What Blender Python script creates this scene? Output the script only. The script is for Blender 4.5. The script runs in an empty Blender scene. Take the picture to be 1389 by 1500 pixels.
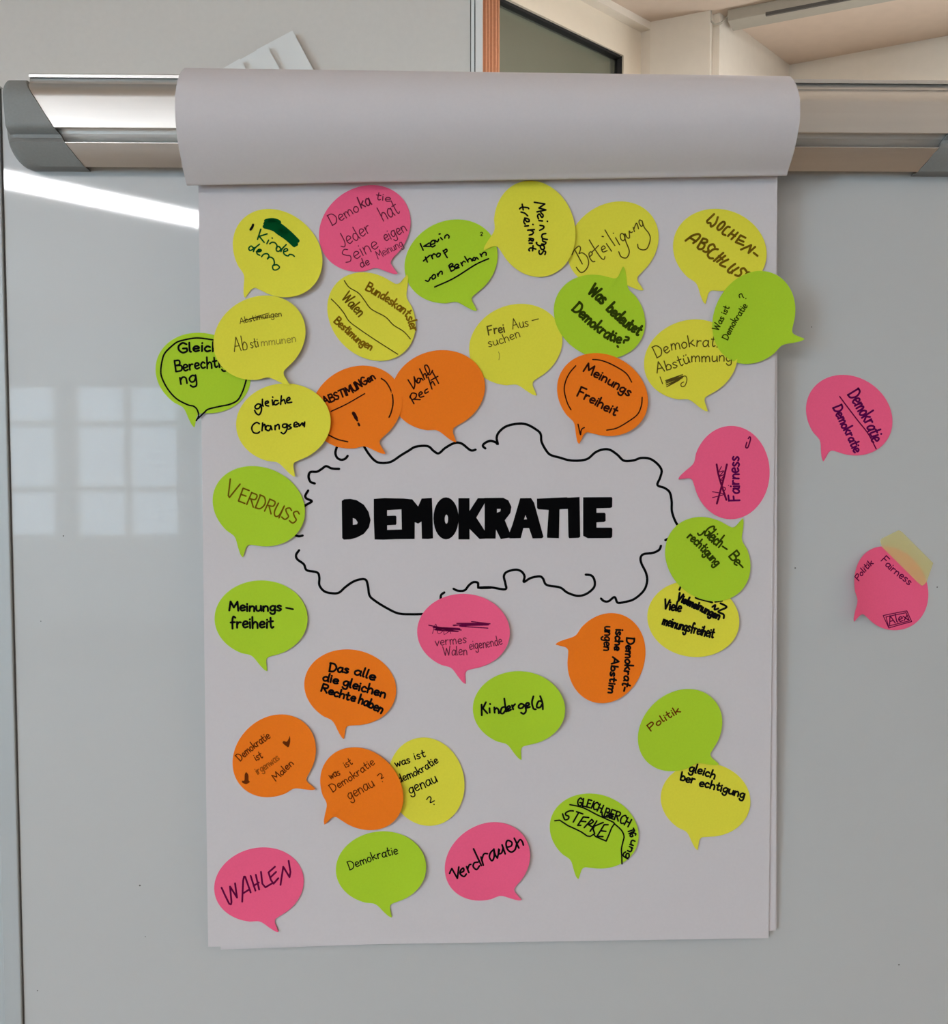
import bpy, bmesh, math, random
from mathutils import Vector
from mathutils.geometry import tessellate_polygon
random.seed(7)
SC = bpy.context.scene
COL = SC.collection

# ------------------------------------------------------------------ camera, world, lamps, exposure
F, W, H = 1450.0, 1389.0, 1500.0
CAM_DIST, EYE = 1.18, 1.50
PITCH, YAW = math.radians(3.05), math.radians(1.13)
FWD = Vector((math.sin(YAW)*math.cos(PITCH), math.cos(YAW)*math.cos(PITCH), -math.sin(PITCH)))
RIGHT = FWD.cross(Vector((0, 0, 1))).normalized()
UP = RIGHT.cross(FWD).normalized()
CAM = Vector((0, -CAM_DIST, EYE))
cd = bpy.data.cameras.new('camera')
cam = bpy.data.objects.new('camera', cd)
COL.objects.link(cam)
cam.location = CAM
cam.rotation_euler = FWD.to_track_quat('-Z', 'Y').to_euler()
cd.sensor_fit = 'VERTICAL'
cd.sensor_height = 36.0
cd.lens = 36.0*F/H
cd.clip_start = 0.02
SC.camera = cam

CEIL = 2.70
LUM_MAIN, FILL_SIDE, FILL_REAR = 22.0, 9.0, 7.0  # side and rear values drive added fill lamps
WINDOW_GLOW, FILL_WIN_SIDE, FILL_WIN_REAR = 0.9, 6.6, 3.8  # side and rear values drive added fill windows
SC.view_settings.view_transform = 'Standard'
SC.view_settings.look = 'None'
SC.view_settings.gamma = 1.0
SC.view_settings.use_curve_mapping = False
SC.view_settings.exposure = 1.38
wd = bpy.data.worlds.new('world')
SC.world = wd
wd.use_nodes = True
wd.node_tree.nodes['Background'].inputs[0].default_value = (0.55, 0.60, 0.52, 1)
wd.node_tree.nodes['Background'].inputs[1].default_value = 0.35


# ------------------------------------------------------------------ projection helpers
def ray(px, py):
    return (FWD*F + RIGHT*(px-W/2) - UP*(py-H/2)).normalized()


def on_y(px, py, y=0.0):
    d = ray(px, py)
    return CAM + d*((y-CAM.y)/d.y)


def on_z(px, py, z):
    d = ray(px, py)
    return CAM + d*((z-CAM.z)/d.z)


class Plane:
    """a flat surface with u to the right, v up and n towards the viewer's side"""
    def __init__(self, o, v):
        self.o, self.u, self.v = Vector(o), Vector((1, 0, 0)), Vector(v).normalized()
        self.n = self.u.cross(self.v).normalized()
        if self.n.y > 0:
            self.n = -self.n

    def uv(self, px, py):
        d = ray(px, py)
        p = CAM + d*((self.o-CAM).dot(self.n)/d.dot(self.n)) - self.o
        return p.dot(self.u), p.dot(self.v)

    def at(self, u, v, h=0.0):
        return self.o + self.u*u + self.v*v + self.n*h


BOARD = Plane((0, 0, 1.3), (0, 0, 1))
P_TOP, P_BOT = on_y(700, 190, -0.0435), on_y(700, 1380, -0.008)
PAPER = Plane(P_BOT, P_TOP-P_BOT)
PX = CAM_DIST/F          # metres per pixel on the board


# ------------------------------------------------------------------ materials
def lin(r, g, b):
    f = lambda c: (c/12.92 if c <= 0.04045 else ((c+0.055)/1.055)**2.4)
    return (f(r/255), f(g/255), f(b/255), 1)


def mat(name, col, rough=0.6, metal=0.0, noise=0.0, scale=60.0, bump=0.0, coat=0.0, spec=0.5, stretch=None, bscale=None, emit=None):
    m = bpy.data.materials.new(name)
    m.use_nodes = True
    nt = m.node_tree
    b = nt.nodes['Principled BSDF']
    b.inputs['Base Color'].default_value = col if len(col) == 4 else (*col, 1)
    b.inputs['Roughness'].default_value = rough
    b.inputs['Metallic'].default_value = metal
    b.inputs['Specular IOR Level'].default_value = spec
    b.inputs['Coat Weight'].default_value = coat
    b.inputs['Coat Roughness'].default_value = 0.035
    if emit:
        b.inputs['Emission Color'].default_value = (*emit[0], 1)
        b.inputs['Emission Strength'].default_value = emit[1]
    if noise or bump:
        tc = nt.nodes.new('ShaderNodeTexCoord')
        mp = nt.nodes.new('ShaderNodeMapping')
        if stretch:
            mp.inputs['Scale'].default_value = stretch
        nt.links.new(tc.outputs['Object'], mp.inputs['Vector'])
        nz = nt.nodes.new('ShaderNodeTexNoise')
        nz.inputs['Scale'].default_value = scale
        nz.inputs['Detail'].default_value = 4
        nt.links.new(mp.outputs[0], nz.inputs['Vector'])
        if noise:
            mx = nt.nodes.new('ShaderNodeMixRGB')
            mx.blend_type = 'MULTIPLY'
            mx.inputs[0].default_value = 1.0
            mx.inputs[1].default_value = b.inputs['Base Color'].default_value
            rp = nt.nodes.new('ShaderNodeMapRange')
            rp.inputs[1].default_value, rp.inputs[2].default_value = 0.3, 0.7
            rp.inputs[3].default_value, rp.inputs[4].default_value = 1-noise, 1.0
            nt.links.new(nz.outputs['Fac'], rp.inputs[0])
            nt.links.new(rp.outputs[0], mx.inputs[2])
            nt.links.new(mx.outputs[0], b.inputs['Base Color'])
        if bump:
            n2 = nz
            if bscale:
                n2 = nt.nodes.new('ShaderNodeTexNoise')
                n2.inputs['Scale'].default_value = bscale
                nt.links.new(mp.outputs[0], n2.inputs['Vector'])
            bp = nt.nodes.new('ShaderNodeBump')
            bp.inputs['Strength'].default_value = bump
            bp.inputs['Distance'].default_value = 0.002
            nt.links.new(n2.outputs['Fac'], bp.inputs['Height'])
            nt.links.new(bp.outputs[0], b.inputs['Normal'])
    return m


M = {
    'board': mat('whiteboard_enamel', (0.53, 0.535, 0.53), 0.42, coat=1.0, bump=0.02, scale=25),
    'alu': mat('brushed_aluminium', (0.72, 0.715, 0.70), 0.40, metal=1.0, noise=0.06, scale=90, stretch=(0.05, 1, 1)),
    'alu_frame': mat('anodised_frame', (0.48, 0.505, 0.51), 0.45, metal=0.1, noise=0.05, scale=90, stretch=(1, 1, 0.05)),
    'cap': mat('grey_plastic', (0.25, 0.255, 0.245), 0.55, noise=0.08, scale=400, bump=0.05),
    'seam': mat('dark_gasket', (0.08, 0.075, 0.07), 0.7),
    'paper': mat('flipchart_paper', (0.655, 0.612, 0.622), 0.85, noise=0.02, scale=300, bump=0.03, spec=0.2),
    'card': mat('white_card', (0.80, 0.785, 0.76), 0.7, spec=0.3),
    'panel': mat('grey_panel', (0.70, 0.655, 0.605), 0.55, noise=0.03, scale=120, spec=0.3),
    'wall': mat('cream_wall', (0.80, 0.735, 0.645), 0.9, noise=0.03, scale=40, bump=0.04, spec=0.2),
    'white_wall': mat('white_wall', (0.80, 0.78, 0.74), 0.9, noise=0.03, scale=40, bump=0.04, spec=0.2),
    'ceiling': mat('beige_ceiling', (0.70, 0.575, 0.475), 0.9, noise=0.04, scale=30, spec=0.2),
    'floor': mat('oak_floor', (0.24, 0.165, 0.105), 0.45, noise=0.35, scale=6, stretch=(1, 12, 1)),
    'frame': mat('cream_window_frame', (0.82, 0.73, 0.60), 0.5, noise=0.02, scale=50),
    'rubber': mat('black_rubber', (0.004, 0.004, 0.005), 0.7),
    'orange_cloth': mat('orange_cloth', (0.60, 0.31, 0.185), 0.9, noise=0.1, scale=200, spec=0.1),
    'track': mat('grey_track', (0.42, 0.39, 0.33), 0.6, noise=0.05, scale=60),
    'sky_pane': mat('daylit_window', (0.8, 0.85, 0.9), 0.5, emit=((0.75, 0.95, 1.15), WINDOW_GLOW)),
    'fill_win_side': mat('fill_side_window', (0.8, 0.85, 0.9), 0.5, emit=((0.60, 0.93, 1.20), FILL_WIN_SIDE)),
    'fill_win_rear': mat('fill_rear_window', (0.9, 0.85, 0.8), 0.5, emit=((0.95, 1.0, 1.02), FILL_WIN_REAR)),
    'lamp': mat('lamp_diffuser', (0.9, 0.9, 0.9), 0.5, emit=((1.0, 0.985, 1.0), LUM_MAIN)),
    'fill_lamp_side': mat('fill_diffuser_side', (0.9, 0.9, 0.9), 0.5, emit=((1.0, 0.90, 0.80), FILL_SIDE)),
    'fill_lamp_rear': mat('fill_diffuser_rear', (0.9, 0.9, 0.9), 0.5, emit=((1.0, 0.96, 0.92), FILL_REAR)),
    'housing': mat('lamp_housing', (0.7, 0.7, 0.68), 0.5),
    'yellow': mat('yellow_note_paper', (0.81, 0.745, 0.055), 0.8, noise=0.04, scale=500, bump=0.03, spec=0.2),
    'green': mat('green_note_paper', (0.44, 0.667, 0.026), 0.8, noise=0.04, scale=500, bump=0.03, spec=0.2),
    'orange': mat('orange_note_paper', (0.96, 0.21, 0.009), 0.8, noise=0.04, scale=500, bump=0.03, spec=0.2),
    'pink': mat('pink_note_paper', (0.95, 0.122, 0.26), 0.8, noise=0.04, scale=500, bump=0.03, spec=0.2),
    'chart_ink': mat('black_marker_ink', (0.0025, 0.0025, 0.003), 0.9, spec=0.04),
}
INK = {
    'black': (0.004, 0.004, 0.005), 'green': (0.0, 0.075, 0.018), 'maroon': (0.16, 0.022, 0.05), 'umber': (0.10, 0.075, 0.012),
    'sepia': (0.17, 0.10, 0.006), 'moss': (0.035, 0.055, 0.003), 'faint': (0.30, 0.25, 0.035), 'rust': (0.15, 0.028, 0.003), 'plum': (0.11, 0.003, 0.075),
    'wine': (0.14, 0.004, 0.05), 'ember': (0.028, 0.006, 0.004), 'bronze': (0.24, 0.13, 0.006), 'pale_rust': (0.40, 0.09, 0.008),
}
for k, c in INK.items():
    M['ink_'+k] = mat(k+'_pen_ink', c, 0.9, spec=0.05)


# ------------------------------------------------------------------ object helpers
def link(name, verts, faces, material, parent=None, loc=(0, 0, 0), smooth=False):
    me = bpy.data.meshes.new(name)
    l = Vector(loc)
    me.from_pydata([Vector(v)-l for v in verts], [], faces)
    me.validate()
    o = bpy.data.objects.new(name, me)
    COL.objects.link(o)
    if parent:
        o.parent = parent
    else:
        o.location = l
    if material:
        me.materials.append(material)
    bm = bmesh.new()
    bm.from_mesh(me)
    bmesh.ops.recalc_face_normals(bm, faces=bm.faces)
    bm.to_mesh(me)
    bm.free()
    if smooth:
        for p in me.polygons:
            p.use_smooth = True
    return o


def tag(o, label=None, cat=None, group=None, kind=None):
    for k, v in (('label', label), ('category', cat), ('group', group), ('kind', kind)):
        if v:
            o[k] = v
    return o


def empty(name, loc):
    o = bpy.data.objects.new(name, None)
    COL.objects.link(o)
    o.location = loc
    o.empty_display_size = 0.1
    return o


def box_geo(x0, x1, y0, y1, z0, z1):
    v = [(x, y, z) for x in (x0, x1) for y in (y0, y1) for z in (z0, z1)]
    f = [(0, 1, 3, 2), (4, 6, 7, 5), (0, 4, 5, 1), (2, 3, 7, 6), (0, 2, 6, 4), (1, 5, 7, 3)]
    return v, f


def prism_geo(foot, z0, z1):
    n = len(foot)
    v = [(p[0], p[1], z0) for p in foot] + [(p[0], p[1], z1) for p in foot]
    f = [tuple(range(n)), tuple(range(2*n-1, n-1, -1))] + [(i, (i+1) % n, n+(i+1) % n, n+i) for i in range(n)]
    return v, f


def join_geo(*gs):
    V, Fc = [], []
    for v, f in gs:
        k = len(V)
        V += list(v)
        Fc += [tuple(i+k for i in q) for q in f]
    return V, Fc


def bevel(o, w, seg=2):
    m = o.modifiers.new('bevel', 'BEVEL')
    m.width, m.segments, m.limit_method = w, seg, 'ANGLE'
    return o


def local(parent, v):
    return [Vector(p)-parent.location for p in v]


def part(name, geo, material, parent, smooth=False):
    """geo in world coordinates, linked as a child of a thing or of a part"""
    base = parent
    off = Vector((0, 0, 0))
    while base:
        off += base.location
        base = base.parent
    return link(name, [Vector(p)-off for p in geo[0]], geo[1], material, parent, smooth=smooth)


# ------------------------------------------------------------------ the room
def structure(name, geo, material):
    return tag(link(name, geo[0], geo[1], material), kind='structure')


RX0, RX1, RY0 = -4.7, 4.6, -7.8
K = on_z(1157, 95, CEIL)
A1 = on_z(1389, 52, CEIL)
J = on_z(1062, 24, CEIL)
PI_ = on_z(953, 32, CEIL)
PJ = on_z(1041, 15, CEIL)
da = (A1-K).normalized()
db = (J-K).normalized()
na = Vector((-da.y, da.x, 0))
na = na if na.dot(CAM-K) < 0 else -na
nb = Vector((-db.y, db.x, 0))
nb = nb if nb.dot(CAM-K) < 0 else -nb

structure('floor', box_geo(RX0-0.2, RX1+2.0, RY0-0.2, 4.2, -0.1, 0), M['floor'])
structure('ceiling', box_geo(RX0-0.2, RX1+2.0, RY0-0.2, 4.2, CEIL, CEIL+0.1), M['ceiling'])


def wall_strip(a, b, n, z0, z1, t=0.15):
    return prism_geo([a, b, b+n*t, a+n*t], z0, z1)


structure('wall_right_rear', wall_strip(K-da*0.0, K+da*4.2, na, 0, CEIL), M['wall'])
structure('wall_left_rear', wall_strip(K, J+db*0.03, nb, 0, CEIL), M['wall'])
# pillar between the corner wall and the window wall
pd = (PJ-PI_).normalized()
pn = Vector((-pd.y, pd.x, 0))
pn = pn if pn.dot(CAM-PI_) < 0 else -pn
structure('wall_pillar', prism_geo([PI_, PJ, PJ+pn*0.5, PI_+pn*0.5], 0, CEIL), M['wall'])
# window wall, running from the pillar towards the left and the viewer
_a, _b = on_z(905, 82, 2.5), on_z(736, 0, 2.5)
dc = Vector((_b.x-_a.x, _b.y-_a.y, 0)).normalized()
nc = Vector((-dc.y, dc.x, 0))
nc = nc if nc.dot(CAM-PI_) < 0 else -nc
h_ = CEIL-EYE
FW = 0.085          # frame member width


def on_wall(px, py, off=0.0):
    d = ray(px, py)
    o = PI_+nc*off
    p = CAM+d*((o-CAM).dot(nc)/d.dot(nc))
    return (p-PI_).dot(dc), p.z


tp_, zp_ = on_wall(905, 82, 0.05)
WT0, WT1 = tp_-FW, tp_-FW+1.5
WZ0, WZ1 = 0.95, min(zp_+FW+0.012, CEIL-0.02)
structure('wall_window_side', join_geo(
    wall_strip(PI_, PI_+dc*WT0, nc, 0, CEIL, 0.2),
    wall_strip(PI_+dc*WT0, PI_+dc*WT1, nc, 0, WZ0, 0.2),
    wall_strip(PI_+dc*WT0, PI_+dc*WT1, nc, WZ1, CEIL, 0.2),
    wall_strip(PI_+dc*WT1, PI_+dc*7.0, nc, 0, CEIL, 0.2)), M['wall'])
win = tag(empty('window_1', PI_+dc*0.6+Vector((0, 0, WZ0-CEIL))), kind='structure')
wc = lambda t: PI_+dc*t
fr = join_geo(
    wall_strip(wc(WT0)+nc*0.03, wc(WT0+FW)+nc*0.03, nc, WZ0, WZ1, 0.07),
    wall_strip(wc(WT1-FW)+nc*0.03, wc(WT1)+nc*0.03, nc, WZ0, WZ1, 0.07),
    wall_strip(wc(WT0+FW)+nc*0.03, wc(WT1-FW)+nc*0.03, nc, WZ0, WZ0+FW, 0.07),
    wall_strip(wc(WT0+FW)+nc*0.03, wc(WT1-FW)+nc*0.03, nc, WZ1-FW, WZ1, 0.07))
part('window_frame', fr, M['frame'], win)
g0, g1, gz0, gz1, gw = WT0+FW, WT1-FW, WZ0+FW, WZ1-FW, 0.007
part('gasket', join_geo(
    wall_strip(wc(g0)+nc*0.035, wc(g0+gw)+nc*0.046, nc, gz0, gz1, 0.03),
    wall_strip(wc(g1-gw)+nc*0.035, wc(g1)+nc*0.046, nc, gz0, gz1, 0.03),
    wall_strip(wc(g0+gw)+nc*0.035, wc(g1-gw)+nc*0.046, nc, gz0, gz0+gw, 0.03),
    wall_strip(wc(g0+gw)+nc*0.035, wc(g1-gw)+nc*0.046, nc, gz1-gw, gz1, 0.03)), M['rubber'], win)
gl = bpy.data.materials.new('tinted_glass')
gl.use_nodes = True
gb = gl.node_tree.nodes['Principled BSDF']
gb.inputs['Base Color'].default_value = (0.55, 0.58, 0.48, 1)
gb.inputs['Roughness'].default_value = 0.22
gb.inputs['Transmission Weight'].default_value = 0.85
part('pane', wall_strip(wc(g0+gw)+nc*0.055, wc(g1-gw)+nc*0.055, nc, gz0+gw, gz1-gw, 0.01), gl, win)

# left partition panel that stands behind the whiteboard, with its edge profile
YP = 0.30
xe0, xe1, xe2 = on_y(689, 60, YP).x, on_y(696, 60, YP).x, on_y(707, 60, YP).x
structure('wall_left', box_geo(RX0, xe0, YP, YP+0.06, 0, CEIL), M['panel'])
structure('trim_1', join_geo(box_geo(xe0+0.0012, xe1-0.001, YP-0.004, YP+0.05, 0, CEIL), box_geo(xe1+0.0005, xe2, YP-0.010, YP+0.07, 0, CEIL)), M['card'])
structure('trim_2', box_geo(xe0-0.002, xe1+0.002, YP+0.003, YP+0.055, 0, CEIL-0.001), M['seam'])

# walls behind and beside the viewer
side = [(-1.9, -0.3), (-3.8, -2.2), (-5.7, -4.1)]  # added unseen windows, cool fill from the left across board and paper
sw = [box_geo(RX0-0.2, RX0, RY0, YP, 0, 0.9), box_geo(RX0-0.2, RX0, RY0, YP, 2.35, CEIL)]
ys = [YP]+[v for a, b in side for v in (b, a)]+[RY0]
for i in range(0, len(ys), 2):
    sw.append(box_geo(RX0-0.2, RX0, ys[i+1], ys[i], 0.9, 2.35))
structure('wall_side', join_geo(*sw), M['white_wall'])
for i, (a, b) in enumerate(side):
    wn = tag(empty('window_%d' % (i+7), (RX0-0.1, (a+b)/2, 0.9)), kind='structure')
    t, mid, x0, x1 = 0.05, (a+b)/2, RX0-0.12, RX0-0.04
    part('window_frame', join_geo(box_geo(x0, x1, a, a+t, 0.9, 2.35), box_geo(x0, x1, b-t, b, 0.9, 2.35), box_geo(x0, x1, a+t, b-t, 0.9, 0.95),
        box_geo(x0, x1, a+t, b-t, 2.3, 2.35), box_geo(x0, x1, mid-0.03, mid+0.03, 0.95, 2.3)), M['frame'], wn)
    part('pane', box_geo(x0+0.02, x0+0.03, a+t, b-t, 0.95, 2.3), M['fill_win_side'], wn)
# added glowing window, hidden behind the board, to brighten the rear ceiling
wn = tag(empty('window_10', K+da*1.5+Vector((0, 0, 0.9-CEIL))), kind='structure')
q0, q1 = K+da*0.5-na*0.012, K+da*2.6-na*0.012
part('window_frame', join_geo(wall_strip(q0, q0+da*0.06, na, 0.8, 1.95, 0.012), wall_strip(q1-da*0.06, q1, na, 0.8, 1.95, 0.012), wall_strip(q0+da*0.06, q1-da*0.06, na, 0.8, 0.86, 0.012), wall_strip(q0+da*0.06, q1-da*0.06, na, 1.89, 1.95, 0.012)), M['frame'], wn)
part('pane', wall_strip(q0+da*0.06+na*0.004, q1-da*0.06+na*0.004, na, 0.86, 1.89, 0.006), M['fill_win_rear'], wn)
structure('wall_right', box_geo(RX1+1.8, RX1+2.0, RY0, 4.2, 0, CEIL), M['white_wall'])
bays = [(-4.55+1.1*i, -4.55+1.1*i+0.98) for i in range(5)]
SILL, HEAD = 0.77, 2.19
bw = [box_geo(RX0-0.2, RX1+2.0, RY0-0.2, RY0, 0, SILL), box_geo(RX0-0.2, RX1+2.0, RY0-0.2, RY0, HEAD, CEIL),
      box_geo(RX0-0.2, bays[0][0], RY0-0.2, RY0, SILL, HEAD), box_geo(bays[-1][1], RX1+2.0, RY0-0.2, RY0, SILL, HEAD)]
for i in range(4):
    bw.append(box_geo(bays[i][1], bays[i+1][0], RY0-0.2, RY0, SILL, HEAD))
structure('wall_back', join_geo(*bw), M['white_wall'])
for i, (a, b) in enumerate(bays):
    wn = tag(empty('window_%d' % (i+2), ((a+b)/2, RY0-0.1, SILL)), kind='structure')
    t = 0.045
    mid = (a+b)/2
    part('window_frame', join_geo(
        box_geo(a, a+t, RY0-0.12, RY0-0.04, SILL, HEAD), box_geo(b-t, b, RY0-0.12, RY0-0.04, SILL, HEAD),
        box_geo(a+t, b-t, RY0-0.12, RY0-0.04, SILL, SILL+t), box_geo(a+t, b-t, RY0-0.12, RY0-0.04, HEAD-t, HEAD),
        box_geo(mid-0.03, mid+0.03, RY0-0.12, RY0-0.04, SILL+t, HEAD-t),
        *[box_geo(u0, u1, RY0-0.11, RY0-0.05, z-0.028, z+0.028) for u0, u1 in ((a+t, mid-0.03), (mid+0.03, b-t)) for z in (1.23, 1.82)]), M['frame'], wn)
    part('pane', box_geo(a+t, b-t, RY0-0.10, RY0-0.09, SILL+t, HEAD-t), M['sky_pane'], wn)

# ------------------------------------------------------------------ ceiling lamps
def luminaire(c, d, length, width, m, label):
    d = Vector((d[0], d[1], 0)).normalized()
    s = Vector((-d.y, d.x, 0))
    c = Vector((c[0], c[1], CEIL))
    o = tag(empty('ceiling_light', c), label, 'ceiling lamp', 'linear lamps on the ceiling')
    q = lambda l, w: [c+d*l+s*w, c+d*l-s*w, c-d*l-s*w, c-d*l+s*w]
    bevel(part('housing', prism_geo(q(length/2+0.02, width/2+0.012), CEIL-0.05, CEIL), M['housing'], o), 0.004)
    part('diffuser', prism_geo(q(length/2, width/2), CEIL-0.062, CEIL-0.0505), m, o)
    return o


def mirror_hit(px, py):
    # where the sight line through (px, py), mirrored in the whiteboard, meets the ceiling
    p, d = on_y(px, py), ray(px, py)
    d = Vector((d.x, -d.y, d.z))
    return p+d*((CEIL-0.056-p.z)/d.z)


m0, m1 = mirror_hit(35, 269), mirror_hit(290, 322)
luminaire(((m0.x+m1.x)/2, (m0.y+m1.y)/2), (m1.x-m0.x, m1.y-m0.y), 2.2, 0.21, M['lamp'], 'long linear ceiling lamp mirrored as a bright streak on the whiteboard')
luminaire((2.7, -1.6), (0, 1), 1.5, 0.16, M['fill_lamp_side'], 'added linear fill lamp on the ceiling near the right wall')  # extra lamp added as fill, placed outside the board's reflection
luminaire((0.9, 0.85), (1, 0.0), 1.2, 0.12, M['fill_lamp_rear'], 'added warm fill lamp over the corner behind the whiteboard')  # unseen lamp added to brighten and warm the rear corner

# ------------------------------------------------------------------ corner details behind the board
ta, tb = on_z(1066, 14, CEIL), on_z(1182, -9, CEIL)
td = (tb-ta).normalized()
tn = Vector((-td.y, td.x, 0))
te = ta+td*1.6
trk = tag(empty('curtain_track', ta), 'grey curtain track fixed to the ceiling in front of the corner', 'curtain track')
bevel(part('rail', prism_geo([ta, te, te+tn*0.07, ta+tn*0.07], CEIL-0.030, CEIL-0.0003), M['track'], trk), 0.002)
part('slot', prism_geo([ta+td*0.1+tn*0.0-tn*0.004, te-tn*0.004, te+tn*0.004, ta+td*0.1+tn*0.004], CEIL-0.036, CEIL-0.028), M['seam'], trk)


def tube(path, r, seg=8):
    V, Fc = [], []
    n = len(path)
    for i, p in enumerate(path):
        p = Vector(p)
        t = (Vector(path[min(i+1, n-1)])-Vector(path[max(i-1, 0)])).normalized()
        a = t.cross(Vector((0.31, 0.2, 0.93))).normalized()
        b = t.cross(a)
        for k in range(seg):
            V.append(p+a*r*math.cos(2*math.pi*k/seg)+b*r*math.sin(2*math.pi*k/seg))
    for i in range(n-1):
        for k in range(seg):
            Fc.append((i*seg+k, i*seg+(k+1) % seg, (i+1)*seg+(k+1) % seg, (i+1)*seg+k))
    Fc += [tuple(range(seg)), tuple(range((n-1)*seg, n*seg))]
    return V, Fc


hk = on_z(1050, 16, CEIL)
hd = (RIGHT-Vector((0, 0, RIGHT.z))).normalized()
hook_pts = [hk+Vector((0, 0, 0))-hd*0.016, hk-hd*0.016-Vector((0, 0, 0.025)), hk-hd*0.004-Vector((0, 0, 0.036)), hk+hd*0.012-Vector((0, 0, 0.032)), hk+hd*0.030-Vector((0, 0, 0.015)), hk+hd*0.034]
hg = tube(hook_pts, 0.0028)
tag(link('ceiling_hook', hg[0], hg[1], M['track'], loc=hk, smooth=True), 'small bent metal hook on the ceiling beside the pillar', 'hook')

# curtain beside the window
c0, c1 = on_wall(729, 60, -0.035)[0], on_wall(700, 60, -0.035)[0]
cv, cf = [], []
NC = 40
for i in range(NC+1):
    t = c0+(c1-c0)*i/NC
    w = 0.008*math.sin(i*0.95)
    for off in (-0.0015, 0.0015):
        p = wc(t)-nc*(0.035+w+off)
        cv += [(p.x, p.y, 0.6), (p.x, p.y, CEIL-0.004)]
for i in range(NC):
    a, b = 4*i, 4*i+4
    cf += [(a, b, b+1, a+1), (a+2, a+3, b+3, b+2), (a, a+2, b+2, b), (a+1, b+1, b+3, a+3)]
cf += [(0, 1, 3, 2), (4*NC, 4*NC+2, 4*NC+3, 4*NC+1)]
tag(link('curtain', cv, cf, M['orange_cloth'], loc=wc((c0+c1)/2)+Vector((0, 0, -CEIL+0.6)), smooth=True), 'narrow orange curtain hanging in front of the tinted window', 'curtain')

# three white cards fixed to the panel, showing above the rolled paper
def card(name, corners, y, label):
    pts = [on_y(x, yy, y-0.004*(x-300)/60) for x, yy in corners]
    n = len(pts)
    v = [tuple(p) for p in pts]+[(p.x, p.y-0.003, p.z) for p in pts]
    f = [tuple(range(n)), tuple(range(2*n-1, n-1, -1))]+[(i, (i+1) % n, n+(i+1) % n, n+i) for i in range(n)]
    c = sum((p for p in pts), Vector())/n
    tag(link(name, v, f, M['card'], loc=c), label, 'card', 'white cards on the grey panel')


def quad(tx, ty, L, Wd, ang=-27):
    a = math.radians(ang)
    ex, ey = (math.cos(a), math.sin(a)), (-math.sin(a), math.cos(a))
    return [(tx, ty), (tx-ex[0]*L, ty-ex[1]*L), (tx-ex[0]*L+ey[0]*Wd, ty-ex[1]*L+ey[1]*Wd), (tx+ey[0]*Wd, ty+ey[1]*Wd)]


card('white_card', quad(429, 46, 60, 80, -28), YP-0.010+0.0095, 'white card with the highest corner, on the panel above the rolled paper')
card('white_card', quad(391, 67, 56, 80, -29), YP-0.0120, 'middle one of three overlapping white cards on the grey panel')
card('white_card', quad(352, 87, 36, 80, -30), YP-0.0240, 'lowest of three overlapping white cards, mostly behind the rolled paper')

# ------------------------------------------------------------------ whiteboard with its aluminium rail
XL = on_y(-8, 870).x
XS = on_y(20.5, 870).x
XR = on_y(1462, 870).x
ZT = on_y(700, 135).z
ZB = 0.74
wb = tag(empty('whiteboard', ((XL+XR)/2, 0.01, 0.0)), 'glossy magnetic whiteboard with aluminium rail carrying the flipchart paper', 'whiteboard')
part('writing_surface', box_geo(XS, XR-0.02, 0.0, 0.018, ZB+0.02, ZT), M['board'], wb)
bevel(part('frame_stile', box_geo(XL, XS-0.0016, -0.004, 0.022, ZB, ZT+0.004), M['alu_frame'], wb), 0.0015)
bevel(part('frame_stile', box_geo(XR-0.0184, XR, -0.004, 0.022, ZB, ZT+0.004), M['alu_frame'], wb), 0.0015)
bevel(part('frame_rail', box_geo(XS-0.0016, XR-0.02, -0.004, 0.022, ZB, ZB+0.0184), M['alu_frame'], wb), 0.0015)
part('seam', box_geo(XS-0.0016, XS, -0.0005, 0.02, ZB+0.02, ZT), M['seam'], wb)
for s, x in ((-1, XL), (1, XR)):
    bevel(part('stand_post', box_geo(x-0.02 if s > 0 else x-0.021, x+0.021 if s > 0 else x+0.02, 0.023, 0.06, 0.04, ZT-0.05), M['alu_frame'], wb), 0.003)
    bevel(part('stand_foot', box_geo(x-0.025, x+0.025, -0.28, 0.32, 0.0, 0.039), M['alu_frame'], wb), 0.006)

zz = lambda py, y=-0.03: on_y(130, py, y).z
prof = [(0.012, zz(108, -0.013)), (-0.0135, zz(108, -0.0135)), (-0.0145, zz(109, -0.0145)), (-0.0145, zz(113.6, -0.0145)), (-0.010, zz(114.2, -0.01)),
        (-0.012, zz(116, -0.012))]
for i in range(1, 13):
    t = i/12
    prof.append((-0.012-0.022*math.sin(t*math.pi/2), zz(116+(146-116)*t**1.15, -0.025)))
prof += [(-0.0352, zz(165, -0.035)), (-0.0355, zz(186.5, -0.0355)), (-0.0345, zz(188, -0.0345)), (-0.0250, zz(188.4, -0.025))]
for i in range(1, 11):
    a = math.pi*0.5*i/10
    prof.append((-0.0230-0.012*(1-math.cos(a)), zz(190, -0.03)-(zz(190, -0.03)-zz(208, -0.035))*math.sin(a)))
prof += [(-0.0362, zz(208.3, -0.036)), (-0.0362, zz(209.2, -0.036))]
for i in range(1, 9):
    t = i/8
    prof.append((-0.0362+0.017*t**1.25, zz(209.2+(239.5-209.2)*t, -0.033)))
prof += [(-0.018, zz(240.5, -0.018)), (0.0, zz(240.5, -0.0)), (0.0, zz(150, 0)), (0.012, zz(150, 0))]


def extrude_profile(pr, xs):
    """pr: (y, z) points, xs: function giving x of each end for a profile point"""
    n = len(pr)
    v = [(xs(0, y, z), y, z) for y, z in pr]+[(xs(1, y, z), y, z) for y, z in pr]
    f = [tuple(range(n)), tuple(range(2*n-1, n-1, -1))]+[(i, (i+1) % n, n+(i+1) % n, n+i) for i in range(n)]
    return v, f


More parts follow.
